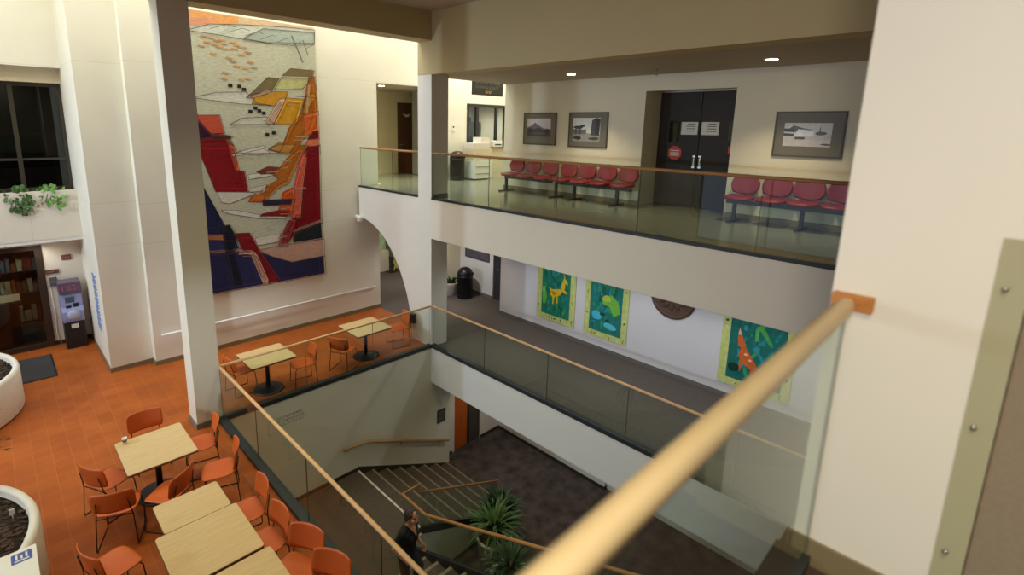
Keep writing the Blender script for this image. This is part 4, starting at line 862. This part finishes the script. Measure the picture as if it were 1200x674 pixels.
# cash machine
t = thing('cash_machine', (1.12, 15.10, L2), 'blue-grey cash machine with a black base beside the pilaster', 'cash machine')
lil = mat('lavender_grey_plastic', (146, 154, 196), .4); lil2 = mat('dark_violet_panel', (92, 76, 100), .4)
MB().rbox(-.20, .20, -.22, .22, 0, .66, .02).build('base_cabinet', blk2, t)
MB().box(-.07, .07, -.228, -.22, .50, .60).build('base_label', pap, t)
prof = [(-.235, .66), (-.25, .74), (-.25, .92), (-.19, 1.02), (-.15, 1.34), (.2, 1.34), (.2, .66)]
vs = [(x, y, z) for x in (-.205, .205) for y, z in prof]; n_ = len(prof)
MB().add(vs, [tuple(range(n_)), tuple(range(2*n_-1, n_-1, -1))]+[(i, n_+i, n_+(i+1) % n_, (i+1) % n_) for i in range(n_)]).build('body', lil, t, .012)
MB().box(-.21, .21, -.20, .2, 1.34, 1.62).build('sign_top', lil2, t, .01)
glyphs(MB(), -.15, 1.43, .30, 1, .11, 0, -.20, 6).build('sign_lettering', mat('reddish_lettering', (196, 96, 110), .5), t)
MB().box(-.12, .06, -.178, -.165, 1.12, 1.26).build('screen', mat('grey_green_screen', (70, 92, 104), .25), t)
MB().box(.02, .12, -.20, -.18, 1.0, 1.10).build('keypad', blk2, t); MB().box(-.12, -.02, -.205, -.18, 1.0, 1.06).build('card_slot', blk2, t)
MB().lathe([(.13, 0), (.12, .03), (.02, .035)], 24, M=Matrix.Translation((0, -.245, .83)) @ Matrix.Rotation(PI/2, 4, 'X')).build('cash_tray', mat('pale_lavender', (176, 176, 200), .4), t)
for n_, (x0, x1, z0, z1, c, lab) in enumerate(((1.08, 1.26, 5.66, 5.78, (120, 66, 58), 'small dark red box on the wall above the cash machine'), (.75, 1.0, 5.37, 5.46, (92, 52, 44), 'narrow dark red sign beside the entrance frame'), (.80, .94, 5.06, 5.28, (96, 100, 108), 'small grey sign below the narrow dark red sign'))):
    o = tag(MB().box(x0, x1, 15.37, 15.4, z0, z1).build(('alarm_box', 'wall_sign', 'wall_sign')[n_], mat('wall_sign_%d' % n_, c, .5), None, .004), lab, ('alarm', 'sign', 'sign')[n_])
    glyphs(MB(), x0+.02, (z0+z1)/2-.015, (x1-x0)-.04, 1, .03, .0, 15.37, 30+n_).build('lettering', mat('wall_sign_ink_%d' % n_, (196, 176, 160), .6), o)
tag(MB().tube([(.80, 15.385, 5.0), (.82, 15.385, 4.3), (.80, 15.385, 3.9), (.86, 15.38, 3.62)], .008, 6).build('power_cord', wht), 'thin white cord hanging on the wall left of the cash machine', 'cord')
t = thing('floor_mat', (.30, 14.13, L2), 'dark grey entrance mat on the orange tiles', 'mat')
MB().rbox(-.31, .31, -.73, .70, 0, .008, .02).build('mat_edge', blk2, t); MB().rbox(-.28, .28, -.70, .67, .004, .014, .02).build('mat_pile', mat('charcoal_pile', (58, 58, 60), .95, var=.3, scale=40, bump=.5, bscale=200), t)
blue = mat('blue_lettering', (116, 136, 190), .6)
mb = MB()
for k in range(9):       # tall vertical decal: looping strokes that read as script too blurred to make out
    z = 5.62-k*.145
    mb.tube([(1.464, 13.42, z), (1.464, 13.55+.05*(k % 2), z-.05), (1.464, 13.84, z-.01), (1.464, 13.74, z-.10), (1.464, 13.46, z-.12)], .014, 5)
tag(mb.build('wall_lettering', blue), 'vertical blue script lettering on the narrow side of the pilaster', 'lettering')

# ------------------------------------------------------------------ big planters and the white stand at the left edge
def planter(x, y, r, h, lab, seed, fr):
    t = thing('large_planter', (x, y, L2), lab, 'planter', 0, 'large round planters')
    MB().lathe([(r*.99, .02), (r, .06), (r, h-.05), (r*.985, h), (r*.945, h), (r*.932, h-.03), (r*.93, h-.16)], 72).build('planter_body', potm, t)
    MB().lathe([(r*.985, 0), (r*.985, .02)], 48).build('plinth', blk, t)
    q = MB().lathe([(r*.932, h-.10), (r*.5, h-.05), (.05, h-.03)], 48)
    rd = random.Random(seed)
    for k in range(900):
        a = rd.uniform(-.9, .9) if k % 2 else rd.uniform(0, 2*PI); rr = r*.92*math.sqrt(rd.random()); s = rd.uniform(.012, .032)
        q.sphere((rr*math.cos(a), rr*math.sin(a), h-.09+.05*(1-rr/r)), (s*1.5, s, s*.5), 6)
    o = q.build('bark_mulch', soilm, t)
    if fr:
        mb = MB()
        for (bx_, by, bz, ex, ey, ez) in fr:
            for k in range(8):
                t_ = k/7; c = Vector((bx_, by, bz)).lerp(Vector((ex, ey, ez)), t_); c.z += .18*math.sin(PI*t_)
                for sgn in (-1, 1):
                    d_ = (Vector((ex, ey, ez))-Vector((bx_, by, bz))).normalized(); pn = Vector((-d_.y, d_.x, 0))*sgn
                    e_ = c+pn*.11*math.sin(PI*min(1, t_+.15))+d_*.09+Vector((0, 0, -.02)); mp = (c+e_)/2
                    mb.add([c, mp+d_*.022, e_, mp-d_*.022], [(0, 1, 2, 3)])
        mb.build('foliage', leafm, t); 
        st = MB()
        for f_ in fr: st.tube([(f_[0]-.2, f_[1], h-.1), f_[:3], tuple((Vector(f_[:3])+Vector(f_[3:]))/2+Vector((0, 0, .18))), f_[3:]], .008, 5)
        st.build('stem', leafd, t)
    return t
planter(-1.52, 7.36, 1.50, .80, 'large round cream planter of bark mulch near the bottom left', 3, None)
planter(-1.47, 12.55, 1.50, .80, 'large round cream planter beside the dark entrance mat', 4, None)
t = thing('plant_label', (-.26, 7.50, L2+.73), 'small white marker standing in the bark of the near planter', 'marker')
MB().rbox(-.025, .025, -.005, .005, .06, .13, .004).build('card', wht, t); MB().tube([(0, 0, 0), (0, 0, .08)], .006, 6).build('stake', wht, t)
t = thing('potted_palm', (-1.25, 8.6, L2+.83), 'green palm fronds reaching in at the left edge of the photo', 'plant')
mb = MB(); st = MB()
for (ex, ey, ez) in ((.93, .30, .69), (.99, .0, .40), (.98, -.28, .40), (.3, .8, 1.2), (-.5, .5, 1.2), (.2, -.6, 1.1), (-.5, -.4, 1.1), (.42, .66, .95)):
    b0 = Vector((0, 0, .15)); e0 = Vector((ex, ey, ez)); st.tube([b0, (b0+e0)/2+Vector((0, 0, .22)), e0], .008, 5); d_ = (e0-b0).normalized(); pn = Vector((-d_.y, d_.x, 0)).normalized()
    for k in range(14):
        t_ = .25+.75*k/13; c = b0.lerp(e0, t_)+Vector((0, 0, .22*4*t_*(1-t_)))
        for sgn in (-1, 1):
            e_ = c+pn*sgn*.2*math.sin(PI*(.15+.8*t_))+d_*.1-Vector((0, 0, .05)); mp = (c+e_)/2
            mb.add([c, mp+d_*.018, e_, mp-d_*.018], [(0, 1, 2, 3)])
mb.build('foliage', leafm, t); st.tube([(0, 0, -.06), (0, 0, .2)], .03, 8); st.build('stem', leafd, t)
t = thing('white_stand', (-.36, 5.5, L2), 'white box stand with a blue sticker at the bottom left corner', 'stand')
MB().rbox(-.30, .27, -.34, .31, 0, 1.40, .01).build('cabinet', wht, t); MB().box(-.31, .28, -.35, .32, 1.40, 1.43).build('top', wht, t, .004)
o = MB().rbox(.10, .245, .13, .27, 1.43, 1.432, .01).build('sticker', mat('blue_sticker', (66, 84, 160), .5), t)
mb = MB().box(.12, .225, .15, .165, 1.432, 1.4335)
for k in range(3): mb.box(.13+k*.035, .145+k*.035, .18, .25-.02*(k % 2), 1.432, 1.4335)
mb.build('sticker_mark', wht, t)
# clear corner guard on the near column
t = thing('corner_guard', (XC-.006, -.04, L3), 'clear acrylic guard screwed to the edge of the near column', 'guard')
MB().box(-.004, .004, -.035, .038, .0, 1.35).build('plate', glass_mat('acrylic', (238, 238, 230), 1.1), t)
for z in (.3, .75, 1.2): MB().lathe([(.008, 0), (.008, .004), (.002, .006)], 12, M=Matrix.Translation((-.004, .012, z)) @ Matrix.Rotation(-PI/2, 4, 'Y')).build('screw', steel, t)
# ------------------------------------------------------------------ the woman on the stairs
def capsule(mb, a, b, ra, rb, n=14):
    a = Vector(a); b = Vector(b)
    pts = []; rad = []
    d = (b-a).normalized() if (b-a).length > 1e-6 else Vector((0, 0, 1))
    for k in range(5):
        t = -PI/2+PI/2*k/4; pts.append(a+d*ra*math.sin(t)); rad.append(max(.0015, ra*math.cos(t)))
    for k in range(5):
        t = PI/2*k/4; pts.append(b+d*rb*math.sin(t)); rad.append(max(.0015, rb*math.cos(t)))
    mb.tube(pts, 0, n, rad=rad)
def chain(mb, pts, rads):
    for i in range(len(pts)-1): capsule(mb, pts[i], pts[i+1], rads[i], rads[i+1])
def remeshed(name, mb, m, parent, vox=.007, smooth=6):
    o = mb.build(name, m, parent)
    r = o.modifiers.new('remesh', 'REMESH'); r.mode = 'VOXEL'; r.voxel_size = vox; r.use_smooth_shade = True
    s = o.modifiers.new('smooth', 'SMOOTH'); s.factor = .5; s.iterations = smooth
    return o
skin = mat('skin', (206, 150, 122), .5, var=.04); 
t = thing('person', (4.19, 5.80, 1.36), 'woman in a black V-neck T-shirt and dark jeans climbing the stairs', 'person', R(201))
# local frame: she faces +y, her left is -x ; feet: right foot on z=0 (lower step), left foot on the next step
hipc = Vector((0, -.02, .90)); chest = Vector((.0, .03, 1.24)); neck = Vector((0, .05, 1.39)); head = Vector((.0, .09, 1.535))
hr, hl = Vector((.09, -.02, .87)), Vector((-.09, -.01, .88))
kr, kl = Vector((.10, .03, .48)), Vector((-.10, .17, .60)); ar, al = Vector((.10, -.09, .09)), Vector((-.10, .12, .24))
shr, shl = Vector((.175, .02, 1.335)), Vector((-.175, .03, 1.335))
er, el = Vector((.245, -.09, 1.08)), Vector((-.235, -.06, 1.08)); wr, wl = Vector((.215, .09, .93)), Vector((-.235, .11, .90))
b = MB()
chain(b, [hipc, Vector((0, 0, 1.05)), chest], [.125, .115, .12]); capsule(b, (.07, .0, .9), (-.07, .0, .9), .105, .105)
capsule(b, (.10, .01, 1.27), (-.10, .02, 1.27), .075, .075); capsule(b, shr, shl, .055, .055)
capsule(b, (.06, .085, 1.20), (-.06, .085, 1.20), .05, .05)
chain(b, [chest+Vector((0, -.01, .08)), neck, head+Vector((0, -.03, -.05))], [.075, .055, .05])
b.sphere(tuple(head+Vector((0, -.015, .035))), (.077, .096, .098), 20); capsule(b, head+Vector((0, .04, -.075)), head+Vector((0, .03, -.02)), .036, .058)
capsule(b, head+Vector((0, .085, .022)), head+Vector((0, .106, -.014)), .009, .014); capsule(b, head+Vector((.018, .086, -.052)), head+Vector((-.018, .086, -.052)), .009, .009)
for s in (1, -1):
    capsule(b, head+Vector((s*.078, -.01, .02)), head+Vector((s*.078, -.005, -.02)), .016, .011); capsule(b, head+Vector((s*.052, .058, -.012)), head+Vector((s*.052, .058, -.012)), .028, .028)
for h_, k_, a_, s in ((hr, kr, ar, 1), (hl, kl, al, -1)):
    chain(b, [h_, k_, (k_*.55+a_*.45)+Vector((0, -.03, 0)), a_], [.088, .058, .056, .04]); chain(b, [a_+Vector((0, -.03, -.04)), a_+Vector((0, .10, -.055)), a_+Vector((0, .17, -.062))], [.036, .034, .026])
for s_, e_, w_, s in ((shr, er, wr, 1), (shl, el, wl, -1)):
    chain(b, [s_, e_, w_], [.050, .040, .027])
    d = (w_-e_).normalized(); side = Vector((s*1.0, 0, 0)); side = (side-d*side.dot(d)).normalized(); nrm = d.cross(side)
    palm = w_+d*.05; capsule(b, w_+d*.015, w_+d*.075, .022, .024)
    fwd = Vector((0, 1, 0)); across = (fwd-d*fwd.dot(d)).normalized(); inn = d.cross(across).normalized()*(-s)
    if inn.x*s > 0: inn = -inn
    for k, ln in enumerate((.068, .078, .072, .056)):
        base = w_+d*.08+across*(.030-.020*k)
        chain(b, [base-d*.02, base+d*ln*.45+inn*.006, base+d*ln*.75+inn*.022, base+d*ln*.85+inn*.040], [.0095, .009, .0082, .007])
    tb = w_+d*.03+across*.028
    chain(b, [tb-across*.01, tb+across*.022+d*.022, tb+across*.026+d*.052+inn*.012], [.0115, .010, .0085])
body = remeshed('body', b, skin, t, .006, 5)
# clothes
sh = MB()
chain(sh, [Vector((0, -.01, .93)), Vector((0, 0, 1.05)), chest+Vector((0, -.012, 0))], [.136, .127, .139]); capsule(sh, (.06, -.01, .95), (-.06, -.01, .95), .124, .124)
capsule(sh, (.10, .012, 1.27), (-.10, .022, 1.27), .106, .106); capsule(sh, shr, shl, .063, .063)
for s in (1, -1): capsule(sh, (s*.068, .105, 1.20), (s*.05, .09, 1.10), .066, .06)
capsule(sh, shr, shr.lerp(er, .55), .066, .058); capsule(sh, shl, shl.lerp(el, .55), .066, .058)
remeshed('t_shirt', sh, mat('black_cotton', (22, 22, 24), .85), t, .008, 5)
vn = MB()
vn.sheet(lambda u, v: (u*.055*max(.06, (v+1)/2), .163-.062*((v+1)/2)**1.5-.012*(max(.06, (v+1)/2)*u)**2, 1.30+.075*v), 8, 8, .03)
vn.build('neckline_skin', skin, t)
je = MB()
capsule(je, (.07, -.005, .90), (-.07, -.005, .90), .115, .115)
for h_, k_, a_ in ((hr, kr, ar), (hl, kl, al)): chain(je, [h_, k_, (k_*.55+a_*.45)+Vector((0, -.03, 0)), a_+Vector((0, -.01, -.0))], [.098, .070, .068, .058])
remeshed('jeans', je, mat('dark_denim', (44, 46, 60), .85, var=.1, scale=40), t, .008, 4)
hm = MB()
hm.sphere(tuple(head+Vector((0, -.034, .052))), (.088, .098, .096), 20); capsule(hm, head+Vector((.05, -.06, .0)), head+Vector((-.05, -.06, .0)), .048, .048); capsule(hm, head+Vector((0, -.10, -.01)), head+Vector((0, -.115, -.05)), .04, .03)
for s in (1, -1): capsule(hm, head+Vector((s*.062, .03, .085)), head+Vector((s*.080, -.01, .03)), .022, .016)
remeshed('hair', hm, mat('dark_brown_hair', (56, 40, 34), .6, var=.2, scale=40), t, .007, 3)
ey = MB()
for s in (1, -1): ey.sphere(tuple(head+Vector((s*.031, .079, .016))), (.013, .008, .007), 10)
ey.build('eyes', mat('eye_dark', (40, 32, 30), .3), t)
br = MB()
for s in (1, -1): br.tube([head+Vector((s*.015, .086, .036)), head+Vector((s*.034, .083, .041)), head+Vector((s*.050, .070, .034))], .0035, 6)
br.build('eyebrows', MATS['dark_brown_hair'], t)
li = MB(); li.sphere(tuple(head+Vector((0, .093, -.052))), (.022, .006, .006), 10); li.build('lips', mat('lip_pink', (178, 98, 88), .5), t)
for a_ in (ar, al):
    so = MB(); chain(so, [a_+Vector((0, -.035, -.042)), a_+Vector((0, .10, -.056)), a_+Vector((0, .175, -.064))], [.044, .040, .032]); so.box(a_.x-.04, a_.x+.04, a_.y-.075, a_.y+.20, a_.z-.092, a_.z-.072)
    remeshed('shoe', so, mat('dark_shoe', (50, 46, 44), .6) if 'dark_shoe' not in MATS else MATS['dark_shoe'], t, .008, 3)
